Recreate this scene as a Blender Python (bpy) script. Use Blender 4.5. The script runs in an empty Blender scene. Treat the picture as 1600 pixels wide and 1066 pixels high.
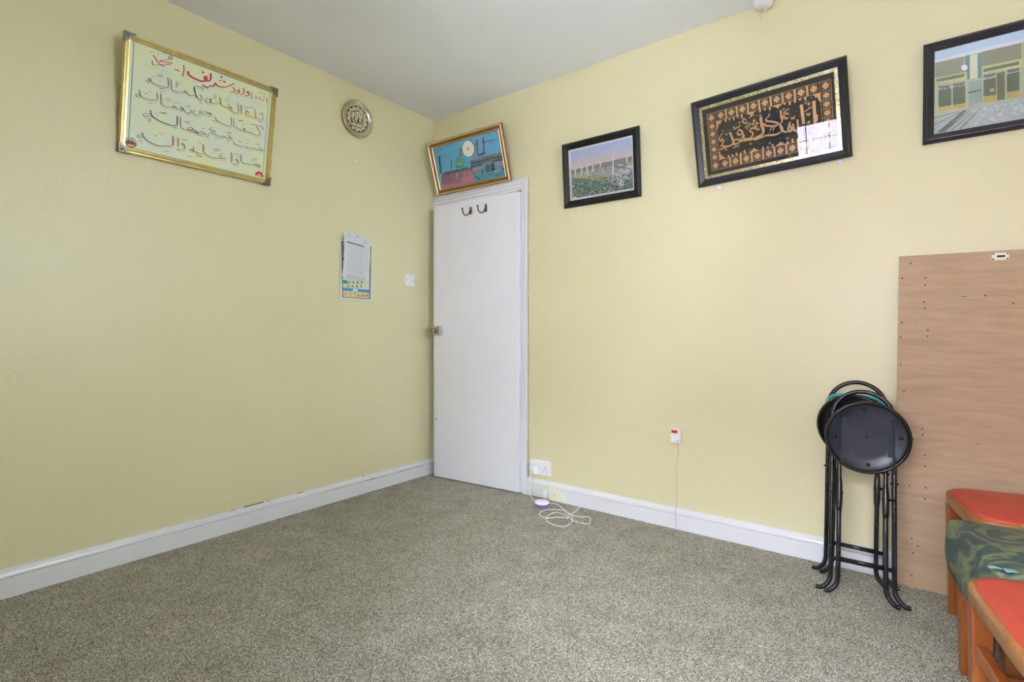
import bpy, bmesh, math, random
from mathutils import Vector, Matrix
PI = math.pi
R = math.radians
sc = bpy.context.scene
C = sc.collection

# ---------------------------------------------------------------- camera, daylight, exposure
cam_d = bpy.data.cameras.new('camera')
cam = bpy.data.objects.new('camera', cam_d)
C.objects.link(cam)
cam.location = (2.69567, -2.60903, 0.98847)
cam.rotation_euler = (R(90), 0, R(37.4446))
cam_d.sensor_width = 36.0
cam_d.lens = 815.53 / 1600 * 36
cam_d.shift_y = -(533 - 520.7) / 1600
cam_d.clip_start = 0.02
sc.camera = cam
vs = sc.view_settings
vs.view_transform = 'Standard'
vs.look = 'None'
vs.gamma = 1.0
vs.use_curve_mapping = False
vs.exposure = 5.68

world = bpy.data.worlds.new('overcast sky')
sc.world = world
world.use_nodes = True
bg = world.node_tree.nodes['Background']
bg.inputs[0].default_value = (0.83, 0.94, 1.10, 1)
bg.inputs[1].default_value = 1.0

# daylight enters through the window behind the camera and an added unseen side one; portals only guide the sampling
WY = -3.12                      # inner face of the window wall
XE = 3.72                       # inner face of the wall on the far right
WIN1 = (1.78, 3.30, 0.72, 1.91)  # x0, x1, z0, z1 of the window opening
H = 2.50
def portal(name, loc, rot, sx, sy):
    d = bpy.data.lights.new(name, 'AREA')
    d.shape = 'RECTANGLE'; d.size = sx; d.size_y = sy
    d.cycles.is_portal = True
    o = bpy.data.objects.new(name, d); C.objects.link(o)
    o.location = loc; o.rotation_euler = rot
    return o
sc.cycles.max_bounces = 12
sc.cycles.diffuse_bounces = 8
portal('fill_window_portal', (XE+0.15, -1.45, 1.65), (R(90), 0, R(90)), 0.5, 0.9)  # portal for the added side window
portal('window_portal', ((WIN1[0]+WIN1[1])/2, WY-0.26, (WIN1[2]+WIN1[3])/2), (R(90), 0, 0), WIN1[1]-WIN1[0], WIN1[3]-WIN1[2])

# ---------------------------------------------------------------- materials
def lin(c):
    c = c / 255.0
    return c / 12.92 if c <= 0.04045 else ((c + 0.055) / 1.055) ** 2.4
def col(r, g, b, k=1.0):
    return (min(1, lin(r)*k), min(1, lin(g)*k), min(1, lin(b)*k), 1)
MATS = {}
def mat(name, c, rough=0.5, metal=0.0, spec=0.5, var=0.0, vscale=20.0, bump=0.0, bscale=200.0, coat=0.0):
    if name in MATS: return MATS[name]
    m = bpy.data.materials.new(name); m.use_nodes = True
    nt = m.node_tree; p = nt.nodes['Principled BSDF']
    p.inputs['Base Color'].default_value = c
    p.inputs['Roughness'].default_value = rough
    p.inputs['Metallic'].default_value = metal
    p.inputs['Specular IOR Level'].default_value = spec
    p.inputs['Coat Weight'].default_value = coat
    tc = nt.nodes.new('ShaderNodeTexCoord')
    if var > 0:
        n = nt.nodes.new('ShaderNodeTexNoise'); n.inputs['Scale'].default_value = vscale; n.inputs['Detail'].default_value = 4
        nt.links.new(tc.outputs['Object'], n.inputs['Vector'])
        r = nt.nodes.new('ShaderNodeValToRGB')
        r.color_ramp.elements[0].position = 0.3; r.color_ramp.elements[1].position = 0.7
        r.color_ramp.elements[0].color = tuple(x*(1-var) for x in c[:3]) + (1,)
        r.color_ramp.elements[1].color = tuple(min(1, x*(1+var)) for x in c[:3]) + (1,)
        nt.links.new(n.outputs['Fac'], r.inputs['Fac']); nt.links.new(r.outputs['Color'], p.inputs['Base Color'])
    if bump > 0:
        n2 = nt.nodes.new('ShaderNodeTexNoise'); n2.inputs['Scale'].default_value = bscale; n2.inputs['Detail'].default_value = 3
        nt.links.new(tc.outputs['Object'], n2.inputs['Vector'])
        b = nt.nodes.new('ShaderNodeBump'); b.inputs['Strength'].default_value = bump; b.inputs['Distance'].default_value = 0.002
        nt.links.new(n2.outputs['Fac'], b.inputs['Height']); nt.links.new(b.outputs['Normal'], p.inputs['Normal'])
    MATS[name] = m
    return m
def nodes_of(m):
    return m.node_tree.nodes, m.node_tree.links, m.node_tree.nodes['Principled BSDF']

def wall_material():
    m = mat('yellow wall paint', WALLC, 0.40, spec=0.5)
    N, L, p = nodes_of(m)
    tc = N.new('ShaderNodeTexCoord')
    n = N.new('ShaderNodeTexNoise'); n.inputs['Scale'].default_value = 2.2; n.inputs['Detail'].default_value = 5
    L.new(tc.outputs['Object'], n.inputs['Vector'])
    mx = N.new('ShaderNodeMix'); mx.data_type = 'RGBA'
    mx.inputs[6].default_value = tuple(x*0.975 for x in WALLC[:3])+(1,); mx.inputs[7].default_value = tuple(x*1.02 for x in WALLC[:3])+(1,)
    L.new(n.outputs['Fac'], mx.inputs[0]); L.new(mx.outputs[2], p.inputs['Base Color'])
    a = N.new('ShaderNodeTexNoise'); a.inputs['Scale'].default_value = 38; a.inputs['Detail'].default_value = 5; a.inputs['Roughness'].default_value = 0.62
    L.new(tc.outputs['Object'], a.inputs['Vector'])
    b2 = N.new('ShaderNodeTexNoise'); b2.inputs['Scale'].default_value = 4; b2.inputs['Detail'].default_value = 2
    L.new(tc.outputs['Object'], b2.inputs['Vector'])
    ad = N.new('ShaderNodeMath'); ad.operation = 'MULTIPLY_ADD'; ad.inputs[1].default_value = 3.0
    L.new(b2.outputs['Fac'], ad.inputs[0]); L.new(a.outputs['Fac'], ad.inputs[2])
    b = N.new('ShaderNodeBump'); b.inputs['Strength'].default_value = 0.35; b.inputs['Distance'].default_value = 0.004
    L.new(ad.outputs[0], b.inputs['Height']); L.new(b.outputs['Normal'], p.inputs['Normal'])
    return m
WALLC = (0.735, 0.688, 0.432, 1)
M_WALL = wall_material()
M_CEIL = mat('ceiling emulsion', (0.84, 0.86, 0.89, 1), 0.85, var=0.015, vscale=5, bump=0.2, bscale=40)
M_GLOSS = mat('white gloss paint', (0.76, 0.765, 0.79, 1), 0.30, var=0.012, vscale=8, bump=0.05, bscale=30)
M_DOOR = mat('white door paint', (0.80, 0.82, 0.86, 1), 0.38, var=0.012, vscale=6, bump=0.06, bscale=25)
M_WHITE = mat('white plastic', (0.84, 0.84, 0.86, 1), 0.35, var=0.01, vscale=30)
M_CREAM = mat('cream plastic', col(222, 218, 196, 1.15), 0.4, var=0.02, vscale=30)
M_BLACK = mat('black paint and seat shade', (0.013, 0.013, 0.015, 1), 0.22, var=0.03, vscale=60)
M_BLUEBLACK = mat('dark seat underside', (0.035, 0.042, 0.055, 1), 0.34, var=0.25, vscale=14)
M_CHROME = mat('worn steel', (0.55, 0.54, 0.50, 1), 0.28, 1.0, var=0.15, vscale=90)
M_BRASS = mat('aged brass', (0.42, 0.36, 0.20, 1), 0.35, 1.0, var=0.2, vscale=120)
M_DARKHOLE = mat('dark hole', (0.02, 0.018, 0.016, 1), 0.8, var=0.1)
M_BRONZE = mat('dark bronze', (0.12, 0.09, 0.06, 1), 0.35, 0.8, var=0.2, vscale=200)

def carpet_material():
    m = mat('speckled grey carpet', (0.3, 0.29, 0.25, 1), 0.95, spec=0.1)
    N, L, p = nodes_of(m)
    tc = N.new('ShaderNodeTexCoord')
    v = N.new('ShaderNodeTexVoronoi'); v.inputs['Scale'].default_value = 400; v.inputs['Randomness'].default_value = 1
    nz = N.new('ShaderNodeTexNoise'); nz.inputs['Scale'].default_value = 420; nz.inputs['Detail'].default_value = 2
    L.new(tc.outputs['Object'], v.inputs['Vector']); L.new(tc.outputs['Object'], nz.inputs['Vector'])
    sp = N.new('ShaderNodeSeparateColor'); L.new(v.outputs['Color'], sp.inputs[0])
    ad = N.new('ShaderNodeMath'); ad.operation = 'MULTIPLY_ADD'; ad.inputs[1].default_value = 0.9
    sb = N.new('ShaderNodeMath'); sb.operation = 'SUBTRACT'; sb.inputs[1].default_value = 0.5
    L.new(nz.outputs['Fac'], sb.inputs[0]); L.new(sb.outputs[0], ad.inputs[0]); L.new(sp.outputs[0], ad.inputs[2])
    r = N.new('ShaderNodeValToRGB'); e = r.color_ramp.elements
    e[0].position = 0.0; e[0].color = col(98, 95, 83)
    e[1].position = 1.0; e[1].color = col(240, 236, 226)
    for pos, c in ((0.22, col(128, 124, 111)), (0.5, col(161, 156, 142)), (0.78, col(194, 190, 178))):
        x = e.new(pos); x.color = c
    L.new(ad.outputs[0], r.inputs['Fac'])
    big = N.new('ShaderNodeTexNoise'); big.inputs['Scale'].default_value = 7; big.inputs['Detail'].default_value = 6; big.inputs['Roughness'].default_value = 0.65
    L.new(tc.outputs['Object'], big.inputs['Vector'])
    br = N.new('ShaderNodeValToRGB'); br.color_ramp.elements[0].position = 0.3; br.color_ramp.elements[1].position = 0.68
    br.color_ramp.elements[0].color = (0.82, 0.81, 0.76, 1); br.color_ramp.elements[1].color = (1.07, 1.065, 1.065, 1)
    L.new(big.outputs['Fac'], br.inputs['Fac'])
    mu = N.new('ShaderNodeMix'); mu.data_type = 'RGBA'; mu.blend_type = 'MULTIPLY'; mu.inputs[0].default_value = 1
    L.new(r.outputs['Color'], mu.inputs[6]); L.new(br.outputs['Color'], mu.inputs[7]); L.new(mu.outputs[2], p.inputs['Base Color'])
    b = N.new('ShaderNodeBump'); b.inputs['Strength'].default_value = 0.6; b.inputs['Distance'].default_value = 0.003; b.invert = True
    L.new(v.outputs['Distance'], b.inputs['Height']); L.new(b.outputs['Normal'], p.inputs['Normal'])
    return m
M_CARPET = carpet_material()

def wood(name, c1, c2, scale, stretch, rough=0.4, coat=0.0, rot=(0, 0, 0)):
    m = mat(name, c1, rough, coat=coat)
    N, L, p = nodes_of(m)
    tc = N.new('ShaderNodeTexCoord'); mp = N.new('ShaderNodeMapping')
    mp.inputs['Scale'].default_value = stretch; mp.inputs['Rotation'].default_value = rot
    L.new(tc.outputs['Object'], mp.inputs['Vector'])
    n = N.new('ShaderNodeTexNoise'); n.inputs['Scale'].default_value = scale; n.inputs['Detail'].default_value = 6; n.inputs['Roughness'].default_value = 0.6; n.inputs['Distortion'].default_value = 0.8
    L.new(mp.outputs['Vector'], n.inputs['Vector'])
    r = N.new('ShaderNodeValToRGB'); r.color_ramp.elements[0].position = 0.32; r.color_ramp.elements[1].position = 0.68
    r.color_ramp.elements[0].color = c1; r.color_ramp.elements[1].color = c2
    L.new(n.outputs['Fac'], r.inputs['Fac']); L.new(r.outputs['Color'], p.inputs['Base Color'])
    return m
M_PLY = wood('bare plywood', col(174, 146, 114, 1.0), col(190, 162, 131, 1.0), 6.0, (0.9, 1, 7.5), 0.62)
M_TEAK = wood('orange stained wood', col(132, 66, 26, 1.0), col(160, 90, 40, 1.0), 6.0, (6, 6, 0.8), 0.35, 0.15)
M_TEAKTOP = wood('worn wooden seat edge', col(150, 94, 42, 1.0), col(178, 120, 60, 1.0), 8.0, (2, 6, 6), 0.35, 0.2)
M_REDVINYL = mat('red vinyl', col(202, 72, 54, 0.9), 0.42, var=0.04, vscale=10, bump=0.1, bscale=300)
M_TEAL = mat('teal vinyl', col(60, 170, 165, 1.0), 0.35, var=0.06, vscale=30)

def glass_material(name, ior=1.52, tint=(1, 1, 1, 1)):
    m = bpy.data.materials.new(name); m.use_nodes = True
    nt = m.node_tree; nt.nodes.clear()
    o = nt.nodes.new('ShaderNodeOutputMaterial'); t = nt.nodes.new('ShaderNodeBsdfTransparent'); g = nt.nodes.new('ShaderNodeBsdfGlossy')
    g.inputs['Roughness'].default_value = 0.0
    t.inputs['Color'].default_value = tint
    f = nt.nodes.new('ShaderNodeFresnel'); f.inputs['IOR'].default_value = ior
    tw = nt.nodes.new('ShaderNodeMath'); tw.operation = 'MULTIPLY'; tw.inputs[1].default_value = 1.25; tw.use_clamp = True
    mx = nt.nodes.new('ShaderNodeMixShader')
    nt.links.new(f.outputs[0], tw.inputs[0]); nt.links.new(tw.outputs[0], mx.inputs[0])
    nt.links.new(t.outputs[0], mx.inputs[1]); nt.links.new(g.outputs[0], mx.inputs[2]); nt.links.new(mx.outputs[0], o.inputs[0])
    return m
M_GLASS = glass_material('picture glass')
M_PANE = glass_material('window glass')

# ---------------------------------------------------------------- mesh helpers
class MB:
    """collects shapes for ONE mesh; every face carries a material slot index"""
    def __init__(self): self.bm = bmesh.new(); self.smooth = set()
    def face(self, pts, mi=0, smooth=False):
        vs_ = [self.bm.verts.new(p) for p in pts]
        f = self.bm.faces.new(vs_); f.material_index = mi; f.smooth = smooth
        return f
    def box(self, lo, hi, mi=0, bev=0.0, mtx=None):
        t = bmesh.new()
        bmesh.ops.create_cube(t, size=1)
        for v in t.verts:
            v.co = Vector([lo[i] + (hi[i]-lo[i])*(v.co[i]+0.5) for i in range(3)])
        if bev > 0:
            bmesh.ops.bevel(t, geom=list(t.edges), offset=bev, segments=2, affect='EDGES', profile=0.5)
        self.merge(t, mi, mtx)
    def merge(self, t, mi=0, mtx=None, smooth=False):
        if mtx is not None: bmesh.ops.transform(t, matrix=mtx, verts=list(t.verts))
        mp = {v: self.bm.verts.new(v.co) for v in t.verts}
        for f in t.faces:
            try:
                g = self.bm.faces.new([mp[v] for v in f.verts]); g.material_index = mi; g.smooth = smooth or f.smooth
            except ValueError: pass
        t.free()
    def grid(self, rows, mi=0, smooth=True, closed_u=False, closed_v=False):
        vv = [[self.bm.verts.new(p) for p in r_] for r_ in rows]
        nu, nv = len(vv), len(vv[0])
        for i in range(nu if closed_u else nu-1):
            for j in range(nv if closed_v else nv-1):
                q = [vv[i][j], vv[(i+1) % nu][j], vv[(i+1) % nu][(j+1) % nv], vv[i][(j+1) % nv]]
                f = self.bm.faces.new(q); f.material_index = mi; f.smooth = smooth
        return vv
    def tube(self, pts, r, seg=10, closed=False, mi=0, cap=True):
        P = [Vector(p) for p in pts]; n = len(P)
        rr = r if isinstance(r, (list, tuple)) else [r]*n
        tang = []
        for i in range(n):
            a = P[(i-1) % n] if (closed or i > 0) else P[i]
            b = P[(i+1) % n] if (closed or i < n-1) else P[i]
            tang.append((b-a).normalized())
        ref = Vector((0, 0, 1)) if abs(tang[0].z) < 0.9 else Vector((1, 0, 0))
        u = tang[0].cross(ref).normalized()
        rows = []
        for i in range(n):
            u = (u - tang[i]*u.dot(tang[i])).normalized()
            w = tang[i].cross(u)
            rows.append([P[i] + (u*math.cos(2*PI*k/seg) + w*math.sin(2*PI*k/seg))*rr[i] for k in range(seg)])
        vv = self.grid(rows, mi, True, closed_u=closed, closed_v=True)
        if cap and not closed:
            for row in (vv[0], vv[-1]):
                try:
                    f = self.bm.faces.new(row); f.material_index = mi
                except ValueError: pass
    def lathe(self, prof, axis_o=(0, 0, 0), seg=32, mi=0, mtx=None, sx=1, sy=1, smooth=True):
        """profile of (radius, height) spun about local Z"""
        t = bmesh.new(); rows = []
        for (r_, z) in prof:
            if r_ < 1e-6: rows.append([t.verts.new((0, 0, z))])
            else: rows.append([t.verts.new((r_*sx*math.cos(2*PI*k/seg), r_*sy*math.sin(2*PI*k/seg), z)) for k in range(seg)])
        for a, b in zip(rows, rows[1:]):
            for k in range(seg):
                k2 = (k+1) % seg
                if len(a) == 1 and len(b) == 1: continue
                if len(a) == 1: f = t.faces.new([a[0], b[k2], b[k]])
                elif len(b) == 1: f = t.faces.new([a[k], a[k2], b[0]])
                else: f = t.faces.new([a[k], a[k2], b[k2], b[k]])
                f.smooth = smooth
        m4 = Matrix.Translation(axis_o)
        if mtx is not None: m4 = m4 @ mtx
        self.merge(t, mi, m4)
    def extrude_profile(self, prof, p0, p1, out, mi=0, caps=True):
        """closed profile of (distance along out, z) swept straight from p0 to p1"""
        p0, p1, out = Vector(p0), Vector(p1), Vector(out)
        a = [self.bm.verts.new(p0 + out*d + Vector((0, 0, z))) for d, z in prof]
        b = [self.bm.verts.new(p1 + out*d + Vector((0, 0, z))) for d, z in prof]
        n = len(prof)
        for i in range(n):
            f = self.bm.faces.new([a[i], a[(i+1) % n], b[(i+1) % n], b[i]]); f.material_index = mi
        if caps:
            for row in (a, list(reversed(b))):
                f = self.bm.faces.new(row); f.material_index = mi
    def rect_sweep(self, w, h, prof, mi=0, u0=0, v0=0):
        """mitred frame: profile of (inset from the outer edge, depth) around a w x h rectangle in local XY"""
        rings = []
        for d, z in prof:
            rings.append([self.bm.verts.new((u0+x, v0+y, z)) for x, y in ((d, d), (w-d, d), (w-d, h-d), (d, h-d))])
        n = len(rings)
        for i in range(n):
            A, B = rings[i], rings[(i+1) % n]
            for k in range(4):
                f = self.bm.faces.new([A[k], A[(k+1) % 4], B[(k+1) % 4], B[k]]); f.material_index = mi
    def poly(self, pts, z, mi=0):
        """flat polygon in local XY (mm) at height z (m)"""
        try: return self.face([(x/1000, y/1000, z) for x, y in pts], mi)
        except ValueError: return None
    def ribbon(self, pts, w, z, mi=0, nib=None, sub=4):
        """pen stroke: smoothed centre line (mm) with a broad nib"""
        P = [Vector(p) for p in pts]
        Q = []
        for i in range(len(P)-1):
            p0 = P[i-1] if i > 0 else P[i]*2-P[i+1]
            p3 = P[i+2] if i+2 < len(P) else P[i+1]*2-P[i]
            for k in range(sub):
                t = k/sub
                Q.append(0.5*((2*P[i]) + (P[i+1]-p0)*t + (2*p0-5*P[i]+4*P[i+1]-p3)*t*t + (3*P[i]-p0-3*P[i+1]+p3)*t**3))
        Q.append(P[-1])
        Lr, Rr = [], []
        for i, q in enumerate(Q):
            d = (Q[min(i+1, len(Q)-1)] - Q[max(i-1, 0)])
            if d.length < 1e-6: d = Vector((1, 0))
            d.normalize(); nrm = Vector((-d.y, d.x))
            ww = w
            if nib is not None: ww = w*(0.5 + 0.55*abs(d.x*math.sin(nib) - d.y*math.cos(nib)))
            Lr.append(q + nrm*ww/2); Rr.append(q - nrm*ww/2)
        a = [self.bm.verts.new((q.x/1000, q.y/1000, z)) for q in Lr]
        b = [self.bm.verts.new((q.x/1000, q.y/1000, z)) for q in Rr]
        for i in range(len(a)-1):
            f = self.bm.faces.new([a[i], b[i], b[i+1], a[i+1]]); f.material_index = mi
    def build(self, name, mats, parent=None, loc=None, rot=None, bevel=0.0, fixn=True):
        if fixn: bmesh.ops.recalc_face_normals(self.bm, faces=list(self.bm.faces))
        me = bpy.data.meshes.new(name); self.bm.to_mesh(me); self.bm.free()
        for m_ in (mats if isinstance(mats, (list, tuple)) else [mats]): me.materials.append(m_)
        o = bpy.data.objects.new(name, me); C.objects.link(o)
        if parent is not None: o.parent = parent
        if loc is not None: o.location = loc
        if rot is not None: o.rotation_euler = rot
        if bevel > 0:
            b = o.modifiers.new('bevel', 'BEVEL'); b.width = bevel; b.segments = 2; b.limit_method = 'ANGLE'; b.angle_limit = R(40)
        return o
def tag(o, label, cat, group=None):
    o['label'] = label; o['category'] = cat
    if group: o['group'] = group
    return o
def thing(name, label, cat, loc=(0, 0, 0), rz=0.0, group=None):
    o = bpy.data.objects.new(name, None); C.objects.link(o)
    o.location = loc; o.rotation_euler = (0, 0, rz); o.empty_display_size = 0.05
    return tag(o, label, cat, group)
def struct(o): o['kind'] = 'structure'; return o
def smooth_path(pts, sub=6):
    P = [Vector(p) for p in pts]; Q = []
    for i in range(len(P)-1):
        p0 = P[i-1] if i > 0 else P[i]*2-P[i+1]
        p3 = P[i+2] if i+2 < len(P) else P[i+1]*2-P[i]
        for k in range(sub):
            t = k/sub
            Q.append(0.5*((2*P[i]) + (P[i+1]-p0)*t + (2*p0-5*P[i]+4*P[i+1]-p3)*t*t + (3*P[i]-p0-3*P[i+1]+p3)*t**3))
    Q.append(P[-1])
    return Q
def disc_of(mb, c, r, z, mi=0, seg=40, sx=1, sy=1):
    mb.poly([(c[0]+r*sx*math.cos(2*PI*k/seg), c[1]+r*sy*math.sin(2*PI*k/seg)) for k in range(seg)], z, mi)

# ---------------------------------------------------------------- the room
def wall_with_opening(name, axis, c0, c1, a0, a1, openings, material):
    """axis 'y': slab between y=c0..c1 spanning x a0..a1, full height, rectangular openings (a0,a1,z0,z1)"""
    m = MB()
    xs = sorted({a0, a1, *[o[0] for o in openings], *[o[1] for o in openings]})
    zs = sorted({-0.05, H+0.05, *[o[2] for o in openings], *[o[3] for o in openings]})
    for i in range(len(xs)-1):
        for j in range(len(zs)-1):
            cx, cz = (xs[i]+xs[i+1])/2, (zs[j]+zs[j+1])/2
            if any(o[0] < cx < o[1] and o[2] < cz < o[3] for o in openings): continue
            if axis == 'y': m.box((xs[i], c0, zs[j]), (xs[i+1], c1, zs[j+1]))
            else: m.box((c0, xs[i], zs[j]), (c1, xs[i+1], zs[j+1]))
    bmesh.ops.remove_doubles(m.bm, verts=list(m.bm.verts), dist=1e-5)
    # drop the inner faces shared by neighbouring blocks
    seen = {}
    for f in list(m.bm.faces):
        k = tuple(sorted(v.index for v in f.verts)); 
        seen.setdefault(tuple(sorted((round(v.co.x, 4), round(v.co.y, 4), round(v.co.z, 4)) for v in f.verts)), []).append(f)
    dead = [f for fs in seen.values() if len(fs) > 1 for f in fs]
    bmesh.ops.delete(m.bm, geom=dead, context='FACES')
    return struct(m.build(name, material))
DO = (0.076, 0.777, -0.05, 1.872)
wall_with_opening('wall_right', 'y', 0.0, 0.14, -0.14, XE+0.14, [DO], M_WALL)
wall_with_opening('wall_left', 'x', -0.14, 0.0, WY-0.25, 0.0, [], M_WALL)
wall_with_opening('wall_far', 'x', XE, XE+0.14, WY-0.25, 0.0, [(-1.70,-1.20,1.2,2.1)], M_WALL)  # opening of the added side window
wall_with_opening('wall_window', 'y', WY-0.25, WY, 0.0, XE, [WIN1], M_WALL)
m = MB(); m.box((-0.14, WY-0.25, -0.05), (XE+0.14, 0.14, 0.0)); struct(m.build('floor', M_CARPET))
m = MB(); m.box((-0.14, WY-0.25, H), (XE+0.14, 0.14, H+0.08)); struct(m.build('ceiling', M_CEIL))
# a dim passage behind the door
m = MB()
m.box((-0.14, 1.1, -0.05), (1.2, 1.2, 2.6)); m.box((-0.24, 0.14, -0.05), (-0.14, 1.2, 2.6)); m.box((1.2, 0.14, -0.05), (1.3, 1.2, 2.6)); m.box((-0.14, 0.14, 2.52), (1.2, 1.2, 2.6)); m.box((-0.14, 0.14, -0.05), (1.2, 1.1, 0.0))
struct(m.build('wall_passage', M_WALL))

# skirting boards
BP = [(0, 0), (0.018, 0), (0.018, 0.071), (0.0180, 0.0735), (0.0110, 0.0750), (0.0110, 0.0772), (0.0185, 0.079), (0.0185, 0.083), (0.016, 0.090), (0.010, 0.098), (0.007, 0.103), (0.0, 0.105)]
m = MB(); m.extrude_profile(BP, (0, WY, 0), (0, -0.001, 0), (1, 0, 0)); bbl = struct(m.build('baseboard_left', M_GLOSS))
m = MB(); m.extrude_profile(BP, (0.824, 0, 0), (XE, 0, 0), (0, -1, 0)); struct(m.build('baseboard_right', M_GLOSS))
m = MB(); m.extrude_profile(BP, (XE, -0.02, 0), (XE, WY, 0), (-1, 0, 0)); struct(m.build('baseboard_far', M_GLOSS))
m = MB(); m.extrude_profile(BP, (0.02, WY, 0), (XE-0.02, WY, 0), (0, 1, 0)); struct(m.build('baseboard_window', M_GLOSS))

# chipped paint along the top of the left skirting
M_CHIP = mat('bare wood under chipped paint', col(120, 84, 62), 0.8, var=0.2)
for y0_, y1_, hh_ in ((-1.335, -1.235, 0.0045), (-1.215, -1.20, 0.002), (-1.045, -1.01, 0.003), (-1.40, -1.375, 0.002), (-0.62, -0.60, 0.002)):
    c = MB(); c.box((0.0065, y0_, 0.1035), (0.0085, y1_, 0.1035+hh_)); c.build('paint_chip', M_CHIP, bbl)
for y0_, y1_ in ((-0.35, -0.22), (-0.20, -0.12), (-0.60, -0.52)):
    c = MB(); c.box((0.0143, y0_, 0.0735), (0.0152, y1_, 0.0762)); c.build('groove_crack', mat('dirt in groove', col(96, 92, 88), 0.8, var=0.1), bbl)

# door frame: architrave and lining
m = MB()
AP = [(0.0, 0.0), (0.0, 0.014), (0.004, 0.019), (0.015, 0.019), (0.0165, 0.012), (0.0185, 0.012), (0.020, 0.017), (0.034, 0.017), (0.0355, 0.010), (0.0375, 0.010), (0.039, 0.015), (0.056, 0.015), (0.0575, 0.009), (0.074, 0.009), (0.074, 0.0)]
# right leg (profile inset runs from the outer edge towards the opening)
def arch_piece(a, b, inn, prof):
    a, b, inn = Vector(a), Vector(b), Vector(inn)
    A = [m.bm.verts.new(a + inn*d + Vector((0, -t, 0)) + (Vector((0, 0, -d)) if True else Vector())) for d, t in prof]
    B = [m.bm.verts.new(b + inn*d + Vector((0, -t, 0))) for d, t in prof]
    n = len(prof)
    for i in range(n): m.bm.faces.new([A[i], A[(i+1) % n], B[(i+1) % n], B[i]])
    m.bm.faces.new(A); m.bm.faces.new(list(reversed(B)))
LP = [(d*0.62, t) for d, t in AP]
k = 0.62
A = [m.bm.verts.new((0.8215-d, -t, 1.948-d/k)) for d, t in LP]; B = [m.bm.verts.new((0.8215-d, -t, 0.0)) for d, t in LP]
n = len(LP)
for i in range(n): m.bm.faces.new([A[i], A[(i+1) % n], B[(i+1) % n], B[i]])
m.bm.faces.new(list(reversed(B)))
A2 = [m.bm.verts.new((0.8215-d*k, -t, 1.948-d)) for d, t in AP]; B2 = [m.bm.verts.new((0.004, -t, 1.948-d)) for d, t in AP]
for i in range(n): m.bm.faces.new([A2[i], A2[(i+1) % n], B2[(i+1) % n], B2[i]])
m.bm.faces.new(B2)
m.box((0.004, -0.012, 0.0), (0.072, 0.0, 1.874))
m.box((0.777, 0.0, 0.0), (0.787, 0.14, 1.872)); m.box((0.066, 0.0, 0.0), (0.076, 0.14, 1.872)); m.box((0.066, 0.0, 1.872), (0.787, 0.14, 1.882))
struct(m.build('trim_1', M_GLOSS))

# the door leaf, hinged on the right and standing a few degrees ajar
door = MB()
LW, LH, LT = 0.690, 1.862, 0.036
door.box((-LW, -LT, 0.006), (0, 0, LH), bev=0.002)
door = struct(door.build('door_1', M_DOOR, None, (0.772, 0.002, 0.0), (0, 0, R(4.2))))
def coat_hook(x, z):
    h = MB()
    h.box((x+0.014, -LT-0.004, z-0.022), (x+0.026, -LT, z+0.024), bev=0.0015)
    h.tube(smooth_path([(x+0.020, -LT-0.003, z+0.02), (x+0.020, -LT-0.012, z-0.004), (x+0.014, -LT-0.024, z-0.026), (x-0.002, -LT-0.034, z-0.030), (x-0.014, -LT-0.040, z-0.014), (x-0.018, -LT-0.042, z+0.012)]), 0.0042, 8)
    h.lathe([(0, -0.006), (0.006, -0.003), (0.006, 0.003), (0, 0.006)], (x-0.018, -LT-0.042, z+0.014), 12)
    h.lathe([(0, -0.006), (0.006, -0.003), (0.006, 0.003), (0, 0.006)], (x+0.020, -LT-0.006, z+0.022), 12)
    return h.build('coat_hook', M_BRONZE, door)
coat_hook(-0.390, 1.787); coat_hook(-0.266, 1.789)
lt = MB(); lt.box((-0.686, -LT-0.038, 0.975), (-0.612, -LT, 1.037), bev=0.004)
latch = lt.build('door_latch', M_CHROME, door)
lt = MB(); lt.lathe([(0.0, 0.0), (0.012, 0.0), (0.011, 0.012), (0.017, 0.018), (0.017, 0.026), (0.0, 0.030)], (-0.655, -LT-0.036, 1.006), 20, 0, Matrix.Rotation(R(90), 4, 'X'))
lt.build('latch_knob', M_BRASS, latch)
lt = MB()
for dx, dz in ((-0.622, 1.028), (-0.622, 0.984), (-0.677, 1.028), (-0.677, 0.984)):
    lt = MB(); lt.lathe([(0, 0), (0.004, 0), (0.003, 0.0016), (0, 0.002)], (dx, -LT-0.038, dz), 10, 0, Matrix.Rotation(R(90), 4, 'X'))
    lt.build('screw', M_BRASS, latch)
for z in (1.56, 0.30):
    hg = MB()
    for i in range(5): hg.tube([(-0.001, -LT-0.003, z-0.045+i*0.018), (-0.001, -LT-0.003, z-0.029+i*0.018)], 0.0045, 10)
    hg.build('hinge', M_GLOSS, door)
hh = MB(); hh.lathe([(0, 0), (0.005, 0), (0.0045, 0.001), (0, 0.001)], (-0.668, -LT, 0.40), 12, 0, Matrix.Rotation(R(90), 4, 'X')); hh.build('screw_hole', M_DARKHOLE, door)

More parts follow.
